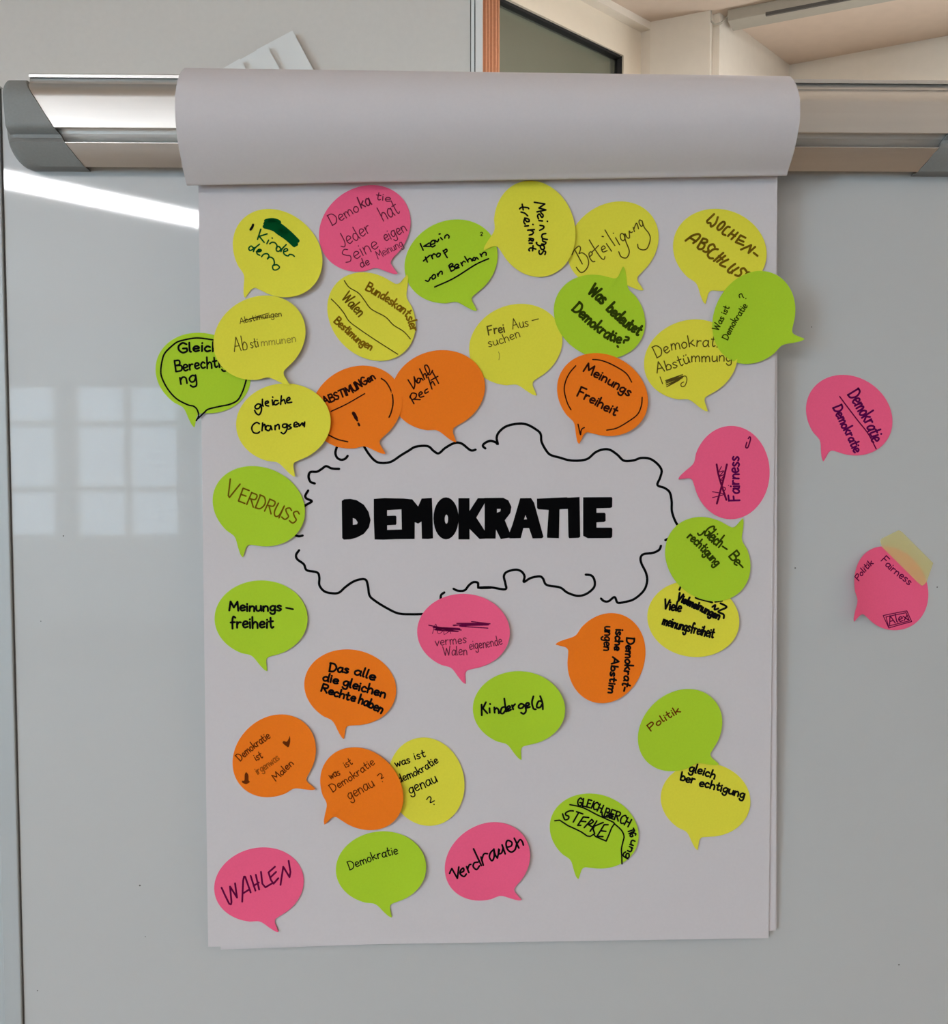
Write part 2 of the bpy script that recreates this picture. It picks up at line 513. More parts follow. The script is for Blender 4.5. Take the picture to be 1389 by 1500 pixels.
def cap_edge(z):
    """right-hand outline of the left end cap: slanted with a bend near the top"""
    tab = [(110, 33), (117, 34.5), (130, 42), (150, 55), (187, 78), (191, 81), (240, 116), (260, 130)]
    for (ya, xa), (yb, xb) in zip(tab, tab[1:]):
        if zz(yb) <= z <= zz(ya):
            t = (zz(ya)-z)/(zz(ya)-zz(yb))
            return on_y(xa+(xb-xa)*t, 180, -0.033).x
    return on_y(33 if z > zz(117) else 116, 180, -0.033).x


RXR = on_y(1465, 180, -0.03).x
capr = lambda z: RXR-(cap_edge(z)-on_y(0, 180, -0.033).x)
alu = part('clamp_rail', extrude_profile(prof, lambda e, y, z: cap_edge(z)+0.0004 if e == 0 else capr(z)-0.0004), M['alu'], wb)
for p in alu.data.polygons:
    p.use_smooth = len(p.vertices) == 4
try:
    alu.data.set_sharp_from_angle(angle=math.radians(28))
except Exception:
    pass
# end caps: same outer shape, closed at the far end with a rounded lower corner and a blind groove
capo = [(-0.004, 112.5), (-0.02, 113), (-0.031, 121), (-0.0362, 146)]


def end_cap(sign):
    xo = on_y(1, 180, -0.033).x if sign < 0 else RXR
    rows = []
    N = 26
    zt, zb = zz(113.0), zz(240.5)
    for i in range(N+1):
        z = zt+(zb-zt)*i/N
        s = i/N
        # outer edge: straight, then a rounded corner at the bottom
        inset = 0.0
        if s > 0.55:
            q = (s-0.55)/0.45
            inset = 0.024*(1-math.sqrt(max(0.0, 1-q*q)))
        fr_ = -0.0372+0.018*max(0, (0.25-s)/0.25)**2+0.017*max(0, (s-0.76)/0.24)**1.25
        e = cap_edge(z) if sign < 0 else capr(z)
        rows.append((xo+inset*(-sign), e, fr_, z))
    V, Fc = [], []
    NX = 10
    for (xa, xb, fr_, z) in rows:
        for k in range(NX+1):
            t = k/NX
            x = xa+(xb-xa)*t
            y = fr_*(1-(1-min(1, t*5))**3*0.55)
            gz0, gz1 = zz(190), zz(208)
            if gz1 < z < gz0 and abs(x-xo) > 0.0055:
                m_ = math.sin(math.pi*(gz0-z)/(gz0-gz1))
                y += 0.010*m_
            V.append((x, y, z))
    for i in range(N):
        for k in range(NX):
            a = i*(NX+1)+k
            Fc.append((a, a+1, a+NX+2, a+NX+1))
    nb_ = len(V)
    for (xa, xb, fr_, z) in rows:
        V += [(xa, 0.0, z), (xb, 0.0, z)]
    for i in range(N):
        a, b = nb_+2*i, nb_+2*i+2
        l, r = i*(NX+1), i*(NX+1)+NX
        Fc += [(a, l, l+NX+1, b), (r, a+1, b+1, r+NX+1), (a, b, b+1, a+1)]
    Fc += [tuple([nb_+1, nb_]+list(range(0, NX+1))), tuple([nb_+2*N, nb_+2*N+1]+list(range(N*(NX+1)+NX, N*(NX+1)-1, -1)))]
    o = part('end_cap', (V, Fc), M['cap'], alu, smooth=True)
    try:
        o.data.set_sharp_from_angle(angle=math.radians(40))
    except Exception:
        pass


end_cap(-1)
end_cap(1)
for px, py, r in ((205, 1297, 1.3), (1317, 1413, 1.2), (1165, 832, 1.1), (55, 1451, 1.0), (213, 1372, 0.8), (93, 785, 1.0), (60, 910, 0.8), (1373, 860, 1.0), (1189, 479, 0.8)):
    u, v = BOARD.uv(px, py)
    pts = [BOARD.at(u+r*PX*math.cos(a*math.pi/4), v+r*PX*math.sin(a*math.pi/4), 0.00025) for a in range(8)]
    part('speck', (pts, [tuple(range(8))]), M['seam'], wb)

# ------------------------------------------------------------------ pen strokes
def smooth_path(pts, sub=6):
    if len(pts) < 3:
        return list(pts)
    out = []
    P = [pts[0]]+list(pts)+[pts[-1]]
    for i in range(1, len(P)-2):
        p0, p1, p2, p3 = P[i-1:i+3]
        for k in range(sub):
            t = k/sub
            t2, t3 = t*t, t*t*t
            out.append(tuple(0.5*(2*p1[j]+(-p0[j]+p2[j])*t+(2*p0[j]-5*p1[j]+4*p2[j]-p3[j])*t2+(-p0[j]+3*p1[j]-3*p2[j]+p3[j])*t3) for j in (0, 1)))
    out.append(pts[-1])
    return out


def ribbon(pts, w, to3):
    """flat pen line along pts (u, v); to3 maps (u, v) to a point just above the sheet"""
    q = [pts[0]]
    for p in pts[1:]:
        if math.hypot(p[0]-q[-1][0], p[1]-q[-1][1]) > w*0.12:
            q.append(p)
    if len(q) == 1:
        c = q[0]
        V = [to3(c[0]+w*0.55*math.cos(k*math.pi/4), c[1]+w*0.55*math.sin(k*math.pi/4)) for k in range(8)]
        return V, [tuple(range(8))]
    V, Fc = [], []
    n = len(q)
    hw = w/2
    for i in range(n):
        a, b = q[max(i-1, 0)], q[min(i+1, n-1)]
        dx, dy = b[0]-a[0], b[1]-a[1]
        l = math.hypot(dx, dy) or 1
        nx, ny = -dy/l*hw, dx/l*hw
        V += [to3(q[i][0]+nx, q[i][1]+ny), to3(q[i][0]-nx, q[i][1]-ny)]
        if i:
            k = 2*i
            Fc.append((k-2, k-1, k+1, k))
    for end, (i0, i1) in ((0, (0, 1)), (n-1, (n-1, n-2))):
        dx, dy = q[i0][0]-q[i1][0], q[i0][1]-q[i1][1]
        l = math.hypot(dx, dy) or 1
        dx, dy = dx/l, dy/l
        s = 1 if end else -1
        idx = [2*i0+1]
        for k in (1, 2, 3):
            a = math.pi*k/4
            lx = -math.cos(a)*s*(-dy)+0
            cx = q[i0][0]+hw*(math.sin(a)*dx+math.cos(a)*(dy if end else -dy))
            cy = q[i0][1]+hw*(math.sin(a)*dy+math.cos(a)*(-dx if end else dx))
            V.append(to3(cx, cy))
            idx.append(len(V)-1)
        idx.append(2*i0)
        Fc.append(tuple(idx))
    return V, Fc


def split_corners(q, w):
    runs, cur = [], [q[0]]
    for a, b, c in zip(q, q[1:], q[2:]):
        cur.append(b)
        t = math.atan2(b[1]-a[1], b[0]-a[0])-math.atan2(c[1]-b[1], c[0]-b[0])
        if abs((t+math.pi) % (2*math.pi)-math.pi) > 0.9:
            runs.append(cur)
            cur = [b]
    if len(q) > 1:
        cur.append(q[-1])
    runs.append(cur)
    return runs


G = {  # single-stroke hand lettering, cap height 100; '~' marks a smooth stroke
 'A': (62, '0 0 30 100 60 0;12 36 50 36'), 'B': (52, '2 0 2 100;~2 98 40 95 40 62 6 54;~6 54 52 46 48 5 2 0'), 'C': (54, '~54 84 30 100 4 70 5 28 28 0 54 14'),
 'D': (56, '2 0 4 100;~0 98 36 94 56 52 36 8 0 2'), 'E': (48, '48 98 3 100 0 2 48 0;2 53 40 53'), 'F': (46, '48 100 2 98;4 98 2 0;2 52 38 54'),
 'G': (56, '~54 84 30 100 4 70 5 28 28 0 54 14 54 40;54 42 30 42'), 'H': (50, '2 0 2 100;50 0 50 100;2 50 50 52'), 'I': (4, '2 0 2 100'),
 'J': (40, '~38 100 38 30 22 0 0 14'), 'K': (50, '2 0 2 100;48 98 4 44;14 54 50 0'), 'L': (44, '3 100 2 2 46 0'), 'M': (70, '0 0 9 100 35 34 62 100 70 0'),
 'N': (52, '0 0 4 100 48 0 52 100'), 'O': (56, '~28 100 4 72 6 22 30 0 54 30 52 78 28 100'), 'P': (48, '2 0 3 100;~3 98 44 96 46 60 4 48'),
 'R': (52, '2 0 3 100;~3 98 44 96 44 60 6 50;16 50 52 0'), 'S': (48, '~46 88 26 100 6 80 22 56 44 36 30 4 2 10'), 'T': (54, '0 98 56 100;28 98 27 0'),
 'U': (50, '~2 100 2 30 22 0 44 22 48 100;48 100 50 0'), 'V': (54, '0 100 25 0 54 100'), 'W': (78, '0 100 20 0 40 80 58 0 80 100'),
 'a': (42, '~40 46 22 56 3 34 8 4 26 4 40 30 41 52;~41 54 40 18 46 0'), 'b': (42, '3 100 3 2;~3 30 22 56 42 36 34 4 3 4'), 'c': (36, '~36 46 18 56 2 28 14 1 36 8'),
 'd': (44, '~40 44 20 54 3 28 14 0 34 10 41 34;~42 100 40 30 45 0'), 'e': (38, '~4 26 38 34 30 54 12 52 2 26 14 1 38 8'), 'f': (32, '~36 90 22 100 14 70 13 -6;0 48 32 50'),
 'g': (42, '~40 46 22 56 3 34 10 6 28 8 40 36;~41 54 40 0 34 -32 14 -36 2 -20'), 'h': (42, '3 100 3 0;~3 30 20 54 38 44 40 0'), 'i': (8, '4 54 5 0;4 78 5 80'),
 'k': (40, '3 100 3 0;38 54 5 24;14 32 40 0'), 'l': (10, '~4 100 3 14 12 2'), 'm': (64, '3 54 3 0;~3 30 16 54 30 44 31 0;~31 30 46 54 60 44 62 0'),
 'n': (40, '3 54 3 0;~3 30 18 54 36 44 38 0'), 'o': (40, '~20 55 3 36 6 8 22 0 38 18 36 46 20 55'), 'p': (42, '3 54 3 -38;~3 32 22 56 42 36 32 4 4 8'),
 'r': (32, '3 54 3 0;~3 28 16 50 32 50'), 's': (34, '~33 48 18 56 5 44 18 28 32 14 18 0 1 6'), 't': (32, '~15 92 14 20 22 0 34 8;0 58 32 60'),
 'u': (42, '~3 54 4 12 18 0 36 16 39 54;39 54 42 0'), 'ü': (42, '~3 54 4 12 18 0 36 16 39 54;39 54 42 0;12 76 13 80;30 78 31 82'), 'v': (38, '0 54 18 0 38 54'),
 'w': (56, '0 54 14 0 28 42 42 0 58 54'), 'x': (38, '0 54 38 0;38 54 0 0'), 'z': (36, '0 54 36 54 0 0 38 0'),
 '-': (34, '0 40 34 42'), '!': (6, '3 100 3 34;3 4 4 6'), '?': (38, '~2 78 18 100 38 82 22 52 18 34;18 4 19 6'), ' ': (22, ''),
}


def word(text, base, h, slant=0.0, gap=13):
    """letter strokes of text along the polyline base, in the same pixel frame as base"""
    adv = [G[c][0] for c in text]
    total = sum(adv)+gap*(len(text)-1)
    seg = [math.hypot(b[0]-a[0], b[1]-a[1]) for a, b in zip(base, base[1:])]
    L = sum(seg)

    def at(s):
        s = max(0.0, min(L, s))
        for k, d in enumerate(seg):
            if s <= d or k == len(seg)-1:
                a, b = base[k], base[k+1]
                t = s/d
                return a[0]+(b[0]-a[0])*t, a[1]+(b[1]-a[1])*t
            s -= d
    k = L/total
    out, x = [], 0.0
    for c, a in zip(text, adv):
        s0, s1 = x*k, (x+a)*k
        e = max(0.12*L, (s1-s0))
        mid = (s0+s1)/2
        p, q = at(mid-e/2), at(mid+e/2)
        l = math.hypot(q[0]-p[0], q[1]-p[1]) or 1
        tx, ty = (q[0]-p[0])/l, (q[1]-p[1])/l
        jr = random.uniform(-0.05, 0.05)
        tx, ty = tx*math.cos(jr)-ty*math.sin(jr), tx*math.sin(jr)+ty*math.cos(jr)
        ox, oy = at(mid)
        jb = random.uniform(-0.03, 0.03)*h
        js = random.uniform(0.95, 1.06)
        for st in filter(None, G[c][1].split(';')):
            cur = st.startswith('~')
            nums = [float(v) for v in st.strip('~').split()]
            pts = []
            for gx, gy in zip(nums[::2], nums[1::2]):
                lx = (gx-a/2)*k + slant*gy/100*h
                ly = gy/100*h*js + jb
                pts.append((ox+tx*lx+ty*ly, oy+ty*lx-tx*ly))
            out.append((smooth_path(pts, 5) if cur else pts))
        x += a+gap
    return out


# ------------------------------------------------------------------ flipchart paper
fc = tag(empty('flipchart_pad', PAPER.at(0, 0, 0)), 'white flipchart pad with the heading in a hand-drawn cloud, hanging from the rail', 'flipchart')


def sheet(name, corners, h, bow=0.0, parent=fc, nu=24, nv=24, t=0.0004):
    (tl, tr, br, bl) = [PAPER.uv(*c) for c in corners]
    V, Fc = [], []
    for layer in (h+t, h):
        for j in range(nv+1):
            for i in range(nu+1):
                a, b = i/nu, j/nv
                u = (tl[0]*(1-a)+tr[0]*a)*(1-b)+(bl[0]*(1-a)+br[0]*a)*b
                v = (tl[1]*(1-a)+tr[1]*a)*(1-b)+(bl[1]*(1-a)+br[1]*a)*b
                V.append(PAPER.at(u, v, layer+bow*math.sin(math.pi*a)*0.3*b+bow*b*b*(0.5+0.5*math.cos(a*5.0))))
    n1 = (nu+1)*(nv+1)
    for j in range(nv):
        for i in range(nu):
            a = j*(nu+1)+i
            Fc += [(a, a+1, a+nu+2, a+nu+1), (n1+a, n1+a+nu+1, n1+a+nu+2, n1+a+1)]
    rim = [j for j in range(nu+1)]+[(j+1)*(nu+1)+nu for j in range(nv)]+[nv*(nu+1)+nu-1-i for i in range(nu)]+[(nv-1-j)*(nu+1) for j in range(nv-1)]
    for a, b in zip(rim, rim[1:]+rim[:1]):
        Fc.append((a, n1+a, n1+b, b))
    return part(name, (V, Fc), M['paper'], parent)


sheet('sheet', [(291, 190), (1141, 190), (1126, 1373.5), (305, 1387)], 0.0)
sheet('sheet', [(296, 190), (1141.5, 190), (1137.5, 1364), (323, 1392.5)], -0.0022)
sheet('sheet', [(294, 190), (1142, 190), (1140, 1362), (320, 1386)], -0.0042)

# sheets folded forward over the rail as a loose roll: profile at the left and at the right end, each point (pixel row, depth)
def roll():
    left = [(128, -0.030), (112, -0.034), (103, -0.043), (99.5, -0.055), (103, -0.070), (113, -0.084), (130, -0.095), (152, -0.1), (178, -0.099), (205, -0.092), (228, -0.082), (248, -0.072), (262, -0.0635), (269.5, -0.0590), (271.5, -0.0565), (270.8, -0.054), (266, -0.0505), (256, -0.0478), (240, -0.0465)]
    right = [(134, -0.030), (121, -0.034), (114, -0.043), (111.5, -0.054), (113, -0.066), (120, -0.078), (134, -0.09), (152, -0.096), (176, -0.096), (200, -0.089), (222, -0.079), (238, -0.069), (249, -0.0615), (255.5, -0.058), (257.5, -0.0555), (256.8, -0.053), (252, -0.050), (243, -0.0478), (230, -0.0465)]
    lp, rp = [], []
    xl, xr = on_y(256.5, 165, -0.1).x, on_y(1172, 165, -0.096).x
    for (yl, dl), (yr, dr) in zip(left, right):
        d = ray(262, yl)
        p = CAM+d*((dl-CAM.y)/d.y)
        lp.append((dl, p.z))
        d = ray(1165, yr)
        p = CAM+d*((dr-CAM.y)/d.y)
        rp.append((dr, p.z))
    lp, rp = smooth_path(lp, 5), smooth_path(rp, 5)
    nu = 30
    V, Fc = [], []
    n = len(lp)
    for layer in (0, 1):
        for i in range(n):
            for k in range(nu+1):
                t = k/nu
                y = lp[i][0]*(1-t)+rp[i][0]*t
                z = lp[i][1]*(1-t)+rp[i][1]*t
                a = (lp[max(i-1, 0)], lp[min(i+1, n-1)])
                ty, tz = a[1][0]-a[0][0], a[1][1]-a[0][1]
                l = math.hypot(ty, tz) or 1
                off = 0.0012*layer
                V.append((xl+(xr-xl)*t, y-tz/l*off, z+ty/l*off))
    n1 = n*(nu+1)
    for i in range(n-1):
        for k in range(nu):
            a = i*(nu+1)+k
            Fc += [(a, a+1, a+nu+2, a+nu+1), (n1+a, n1+a+nu+1, n1+a+nu+2, n1+a+1)]
        for k in (0, nu):
            a = i*(nu+1)+k
            Fc.append((a, n1+a, n1+a+nu+1, a+nu+1))
    for i in (0, n-1):
        for k in range(nu):
            a = i*(nu+1)+k
            Fc.append((a, a+1, n1+a+1, n1+a))
    o = part('folded_sheets', (V, Fc), M['paper'], fc, smooth=True)
    try:
        o.data.set_sharp_from_angle(angle=math.radians(50))
    except Exception:
        pass


roll()
INK_UP = 0.0004+0.00022
to_chart = lambda u, v: PAPER.at(u, v, INK_UP)


def crop(ox, oy, span):
    k = span/1389.0
    return lambda p: (ox+p[0]*k, oy+p[1]*k)


ca, cb = crop(420, 600, 300), crop(700, 600, 300)
CLOUD_A = [
 [(350, 240), (335, 290), (345, 325), (372, 341), (400, 335), (418, 315)],
 [(530, 252), (560, 300), (600, 345), (640, 362), (710, 355), (780, 310), (830, 280), (880, 252), (960, 248), (1000, 280), (1035, 297), (1080, 260), (1140, 228), (1190, 230), (1250, 275), (1285, 272)],
 [(195, 502), (165, 490), (153, 455), (165, 425), (210, 422), (240, 405), (272, 385), (310, 400), (360, 403)],
 [(150, 550), (130, 585), (140, 605), (175, 622), (140, 645), (100, 670)], [(55, 850), (85, 860), (112, 855)],
 [(88, 955), (68, 985), (75, 1015), (120, 1050), (140, 1090), (210, 1105), (225, 1140), (225, 1190), (255, 1230), (300, 1245), (355, 1243), (400, 1205), (450, 1170), (500, 1152), (540, 1155), (555, 1200), (565, 1260), (600, 1295), (680, 1345), (760, 1382), (850, 1388), (935, 1386)],
 [(1072, 1240), (1050, 1258), (1048, 1290)],
 [(1135, 1215), (1165, 1228), (1210, 1225), (1240, 1190), (1270, 1170), (1300, 1175), (1305, 1206), (1350, 1209), (1389, 1207), (1480, 1210), (1484, 1210), (1482, 1210)][:9]]
CLOUD_B = [
 [(55, 263), (38, 245), (55, 225), (90, 212), (125, 222), (140, 235), (132, 190), (150, 150), (200, 112), (280, 95), (340, 102), (400, 135), (430, 165), (437, 220), (470, 280), (500, 308), (560, 325), (620, 342), (690, 345), (750, 332), (800, 290), (850, 270), (900, 272), (950, 305), (995, 345), (1060, 343), (1110, 327), (1170, 332), (1220, 365), (1250, 410), (1240, 460), (1222, 510), (1270, 530), (1305, 560), (1318, 620), (1320, 690), (1345, 760), (1375, 800)],
 [(1275, 883), (1300, 872), (1330, 860)],
 [(1245, 922), (1232, 950), (1190, 970), (1130, 978), (1108, 1000), (1112, 1040), (1145, 1110), (1150, 1170), (1125, 1230), (1060, 1285), (990, 1305), (950, 1307), (930, 1270), (890, 1298), (860, 1298), (838, 1280)],
 [(5, 1207), (90, 1205), (188, 1218), (190, 1180), (180, 1130), (200, 1100), (260, 1085), (300, 1098), (320, 1130), (315, 1168), (360, 1142), (420, 1130), (445, 1145), (470, 1188), (560, 1205), (610, 1240), (680, 1262), (740, 1248), (790, 1205), (795, 1160), (775, 1125), (735, 1118)]]
gs = []
for f_, rows in ((ca, CLOUD_A), (cb, CLOUD_B)):
    for st in rows:
        uv = [PAPER.uv(*p) for p in smooth_path([f_(p) for p in st], 6)]
        gs.append(ribbon(uv, 3.6*PX, to_chart))
part('cloud_outline', join_geo(*gs), M['chart_ink'], fc)

cc = crop(490, 700, 420)
ell = lambda cx, cy, rx, ry, n=28: [(cx+rx*math.cos(2*math.pi*k/n), cy+ry*math.sin(2*math.pi*k/n)) for k in range(n)]
LETTERS = [
 [[(38, 112), (50, 104), (80, 102), (110, 108), (145, 130), (168, 165), (178, 205), (170, 240), (145, 272), (110, 290), (80, 298), (48, 300), (40, 292)], [(92, 195), (105, 200), (115, 216), (112, 225), (92, 228)]],
 [[(193, 102), (245, 98), (340, 100), (380, 104), (408, 138), (425, 100), (475, 97), (478, 180), (480, 293), (455, 296), (426, 295), (424, 212), (408, 222), (392, 215), (391, 296), (300, 297), (240, 300), (197, 299), (193, 200)],
  [(258, 157), (327, 153), (329, 250), (258, 252), (258, 230), (300, 228), (303, 222), (303, 188), (298, 183), (258, 184)]],
 [ell(543, 196, 61, 102), ell(545, 200, 8, 22, 16)],
 [[(603, 98), (657, 98), (657, 160), (697, 98), (745, 98), (690, 192), (735, 262), (750, 293), (705, 296), (657, 247), (657, 298), (603, 298)]],
 [[(730, 97), (820, 96), (845, 108), (860, 140), (855, 170), (828, 205), (852, 265), (850, 290), (808, 296), (785, 250), (783, 294), (730, 294)], [(790, 150), (808, 150), (806, 162), (790, 168)]],
 [[(902, 98), (955, 97), (970, 120), (1015, 285), (1008, 292), (962, 293), (945, 243), (918, 243), (905, 292), (850, 293), (848, 270), (865, 225)], [(928, 180), (935, 200), (921, 201)]],
 [[(983, 100), (1060, 96), (1130, 93), (1135, 150), (1093, 152), (1090, 292), (1033, 290), (1032, 280), (1040, 155), (990, 152), (984, 145)]],
 [[(1130, 95), (1190, 92), (1193, 285), (1185, 290), (1140, 292), (1136, 285), (1133, 150)]],
 [[(1207, 93), (1345, 92), (1349, 98), (1348, 140), (1340, 145), (1272, 147), (1272, 168), (1312, 168), (1316, 175), (1316, 208), (1308, 213), (1272, 215), (1272, 240), (1345, 240), (1349, 248), (1348, 285), (1340, 291), (1230, 292), (1207, 280)]]]
gs = []
for loops in LETTERS:
    uvl = [[PAPER.uv(*cc(p)) for p in lp] for lp in loops]
    flat = [p for lp in uvl for p in lp]
    tri = tessellate_polygon([[Vector((a, b, 0)) for a, b in lp] for lp in uvl])
    gs.append(([to_chart(*p) for p in flat], [tuple(t) for t in tri]))
part('heading_lettering', join_geo(*gs), M['chart_ink'], fc)

# ------------------------------------------------------------------ speech-bubble notes
A_, B_ = 0.0545, 0.0453          # half axes of the bubble
TIP_ANG, TIP_LEN = math.radians(86.5), 0.0622
# tail outline traced once from one bubble (crop pixels about its centre, image axes), turned into the bubble's own frame
_raw = [(414, 345), (319, 430), (288, 460), (279, 490), (284, 520), (302, 572), (338, 628), (346, 638), (338, 645), (294, 638), (214, 600), (134, 555), (84, 534), (34, 530), (-66, 540)]
_rt = math.atan2(638, 346)


def _tail():
    rot = TIP_ANG-_rt
    k = TIP_LEN/math.hypot(346, 638)
    return [(k*(x*math.cos(rot)-y*math.sin(rot)), k*(x*math.sin(rot)+y*math.cos(rot))) for x, y in _raw]


def outline():
    """closed outline, image-style axes (y down), clockwise on the picture"""
    t = _tail()
    on_ell = lambda p: 1/math.sqrt((p[0]/A_)**2+(p[1]/B_)**2)
    first, last = t[0], t[-1]
    a0, a1 = math.atan2(first[1]/B_, first[0]/A_), math.atan2(last[1]/B_, last[0]/A_)
    mid = t[1:-1]
    pts = []
    body = []
    n = 72
    span = (a0-a1) % (2*math.pi)
    for i in range(n+1):
        a = a1+span*i/n
        body.append((A_*math.cos(a), B_*math.sin(a)))
    path = [body[-2], body[-1]]+mid+[body[0], body[1]]
    sm = smooth_path(path, 5)[5:-5]
    pts = body[:-1]+sm[:-1]
    return pts


OUT = outline()
NOTE_T = 0.00035


class Note:
    count = 0

    def __init__(self, colour, origin, centre, tip, label, layer=0, lift=0.003, lift_dir=None, plane=PAPER, size=1.0, base=None):
        self.f = crop(origin[0], origin[1], 150)
        c, t = self.f(centre), self.f(tip)
        self.ang = math.atan2(t[1]-c[1], t[0]-c[0])
        th = self.ang-TIP_ANG
        self.plane = plane
        self.cu, self.cv = plane.uv(*c)
        self.h0 = (0.0005 if plane is PAPER else 0.0002)+layer*0.00075 if base is None else base
        ld = math.radians(45 if lift_dir is None else lift_dir)
        self.ld = (math.cos(ld), -math.sin(ld))
        self.lift = lift
        ct, st = math.cos(th), math.sin(th)
        ring = [(self.cu+size*(x*ct-y*st), self.cv-size*(x*st+y*ct)) for x, y in OUT]
        V, Fc = [], []
        n = len(ring)
        rings = [1.0, 0.93, 0.82, 0.66, 0.48, 0.3, 0.14]
        for face in (NOTE_T, 0.0):
            for r in rings:
                V += [self.pt(self.cu+(u-self.cu)*r, self.cv+(v-self.cv)*r, face) for u, v in ring]
            V.append(self.pt(self.cu, self.cv, face))
        m = n*len(rings)+1
        for s in (0, m):
            for k in range(len(rings)-1):
                for i in range(n):
                    a, b = s+k*n+i, s+k*n+(i+1) % n
                    Fc.append((a, b, b+n, a+n))
            for i in range(n):
                Fc.append((s+(len(rings)-1)*n+i, s+(len(rings)-1)*n+(i+1) % n, s+m-1))
        for i in range(n):
            Fc.append((i, (i+1) % n, m+(i+1) % n, m+i))
        loc = self.pt(self.cu, self.cv, 0)
        self.o = link('speech_bubble_note', V, Fc, M[colour], loc=loc, smooth=True)
        try:
            self.o.data.set_sharp_from_angle(angle=math.radians(50))
        except Exception:
            pass
        tag(self.o, label, 'sticky note', 'speech-bubble sticky notes')
        self.ink = 'black'
        self.w = 22
        self.parts = {}

    def pt(self, u, v, up):
        s = ((u-self.cu)*self.ld[0]+(v-self.cv)*self.ld[1])/A_
        b = max(0.0, (s+0.15)/1.15)
        return self.plane.at(u, v, self.h0+up+self.lift*b*b)

    def pen(self, ink, w):
        self.ink, self.w = ink, w
        return self

    def _add(self, name, strokes, w, ink):
        sw = w*150/1389*PX
        for st in strokes:
            uv = [self.plane.uv(*self.f(p)) for p in st]
            # keep points dense enough to follow the bend of the sheet
            d = [uv[0]]
            for p in uv[1:]:
                q = d[-1]
                k = max(1, int(math.hypot(p[0]-q[0], p[1]-q[1])/0.004))
                d += [(q[0]+(p[0]-q[0])*i/k, q[1]+(p[1]-q[1])*i/k) for i in range(1, k+1)]
            for run in split_corners(d, sw):
                self.parts.setdefault((name, ink), []).append(ribbon(run, sw, lambda u, v: self.pt(u, v, NOTE_T+0.00022)))

    def text(self, s, base, h, slant=0.0, w=None, ink=None):
        self._add('lettering#%d' % len(self.parts), word(s, base, h, slant), w or self.w, ink or self.ink)
        return self

    def line(self, *strokes, name='marking', w=None, ink=None, curve=True):
        for k, st in enumerate(strokes):
            one = name in ('drawn_arc', 'underline', 'drawn_outline', 'drawn_box', 'marking')
            self._add(name+('#%d' % len(self.parts) if one else ''), [smooth_path(st, 6) if curve else st], w or self.w, ink or self.ink)
        return self

    def trace(self, spec, w=None, ink=None):
        # handwriting traced stroke by stroke; '/' marks straight strokes
        key = 'lettering#%d' % len(self.parts)
        for st in spec.split(';'):
            nums = [float(v) for v in st.replace('/', ' ').split()]
            pts = list(zip(nums[::2], nums[1::2]))
            if len(pts) == 1:
                pts.append((pts[0][0]+3, pts[0][1]+4))
            self._add(key, [pts if '/' in st else smooth_path(pts, 6)], w or self.w, ink or self.ink)
        return self

    def fill(self, poly, name='drawn_heart', ink=None):
        uv = [self.plane.uv(*self.f(p)) for p in smooth_path(poly+[poly[0]], 4)[:-1]]
        tri = tessellate_polygon([[Vector((a, b, 0)) for a, b in uv]])
        self.parts.setdefault((name+'#%d' % len(self.parts), ink or self.ink), []).append(([self.pt(u, v, NOTE_T+0.00022) for u, v in uv], [tuple(t) for t in tri]))
        return self

    def done(self):
        for (name, ink), gs in self.parts.items():
            part(name.split('#')[0], join_geo(*gs), M['ink_'+ink], self.o)
        return self.o


def N(*a, **k):
    return Note(*a, **k)


# --- top row
N('yellow', (335, 300), (681, 666), (238, 1245), 'yellow note with blacked-out green scribble above the green words Kinder demo', lift=0.007, lift_dir=50) \
    .pen('green', 19).trace('/450 337 405 475;/535 400 428 434 496 515;/556 485 531 533;603 455;570 535 600 515 640 520 668 556 664 600;720 598 692 570 660 590 666 630 700 634 724 600;795 545 742 600 724 640;760 642 812 626 800 600 765 615 760 662 792 692 825 698 838 680 880 685 906 706;350 592 320 565 288 592 300 625 338 612 360 586;432 540 372 592 350 640;390 642 440 640 455 620 425 610 395 640 402 672 435 690;460 710 490 676 538 670 560 700 540 740 570 715 618 738 634 800 610 842 620 882 660 890 704 856 670 820 630 826') \
    .trace('425 632 452 622', w=30) \
    .line([(520, 225), (600, 212), (670, 225), (700, 245)], [(510, 262), (600, 275), (700, 325), (830, 410), (935, 490)], [(500, 300), (620, 335), (690, 385), (800, 460), (905, 555)],
          [(570, 225), (660, 250), (750, 310), (850, 395), (950, 495)], [(700, 350), (820, 440), (930, 540)], name='scribble', w=52) \
    .line([(345, 275), (335, 305), (310, 342)], name='ink_dot', w=30, ink='black').done()
N('pink', (460, 265), (702, 650), (1142, 1250), 'pink note densely filled with five thin lines of writing, below the rolled paper', lift=0.003) \
    .pen('maroon', 13).text('Demo', [(260, 608), (430, 520), (630, 405)], 150).text('ka', [(655, 378), (790, 325)], 160, w=18).text('tie', [(850, 255), (1045, 285)], 100) \
    .text('Jeder', [(390, 912), (600, 800), (790, 690)], 185).text('hat', [(955, 555), (1175, 435)], 205).text('Seine', [(450, 1125), (640, 1040), (890, 910)], 180) \
    .text('eigen', [(985, 830), (1275, 680)], 150).text('de', [(650, 1180), (770, 1135)], 110).text('Meinung', [(885, 1065), (1225, 885)], 110, w=10).done()
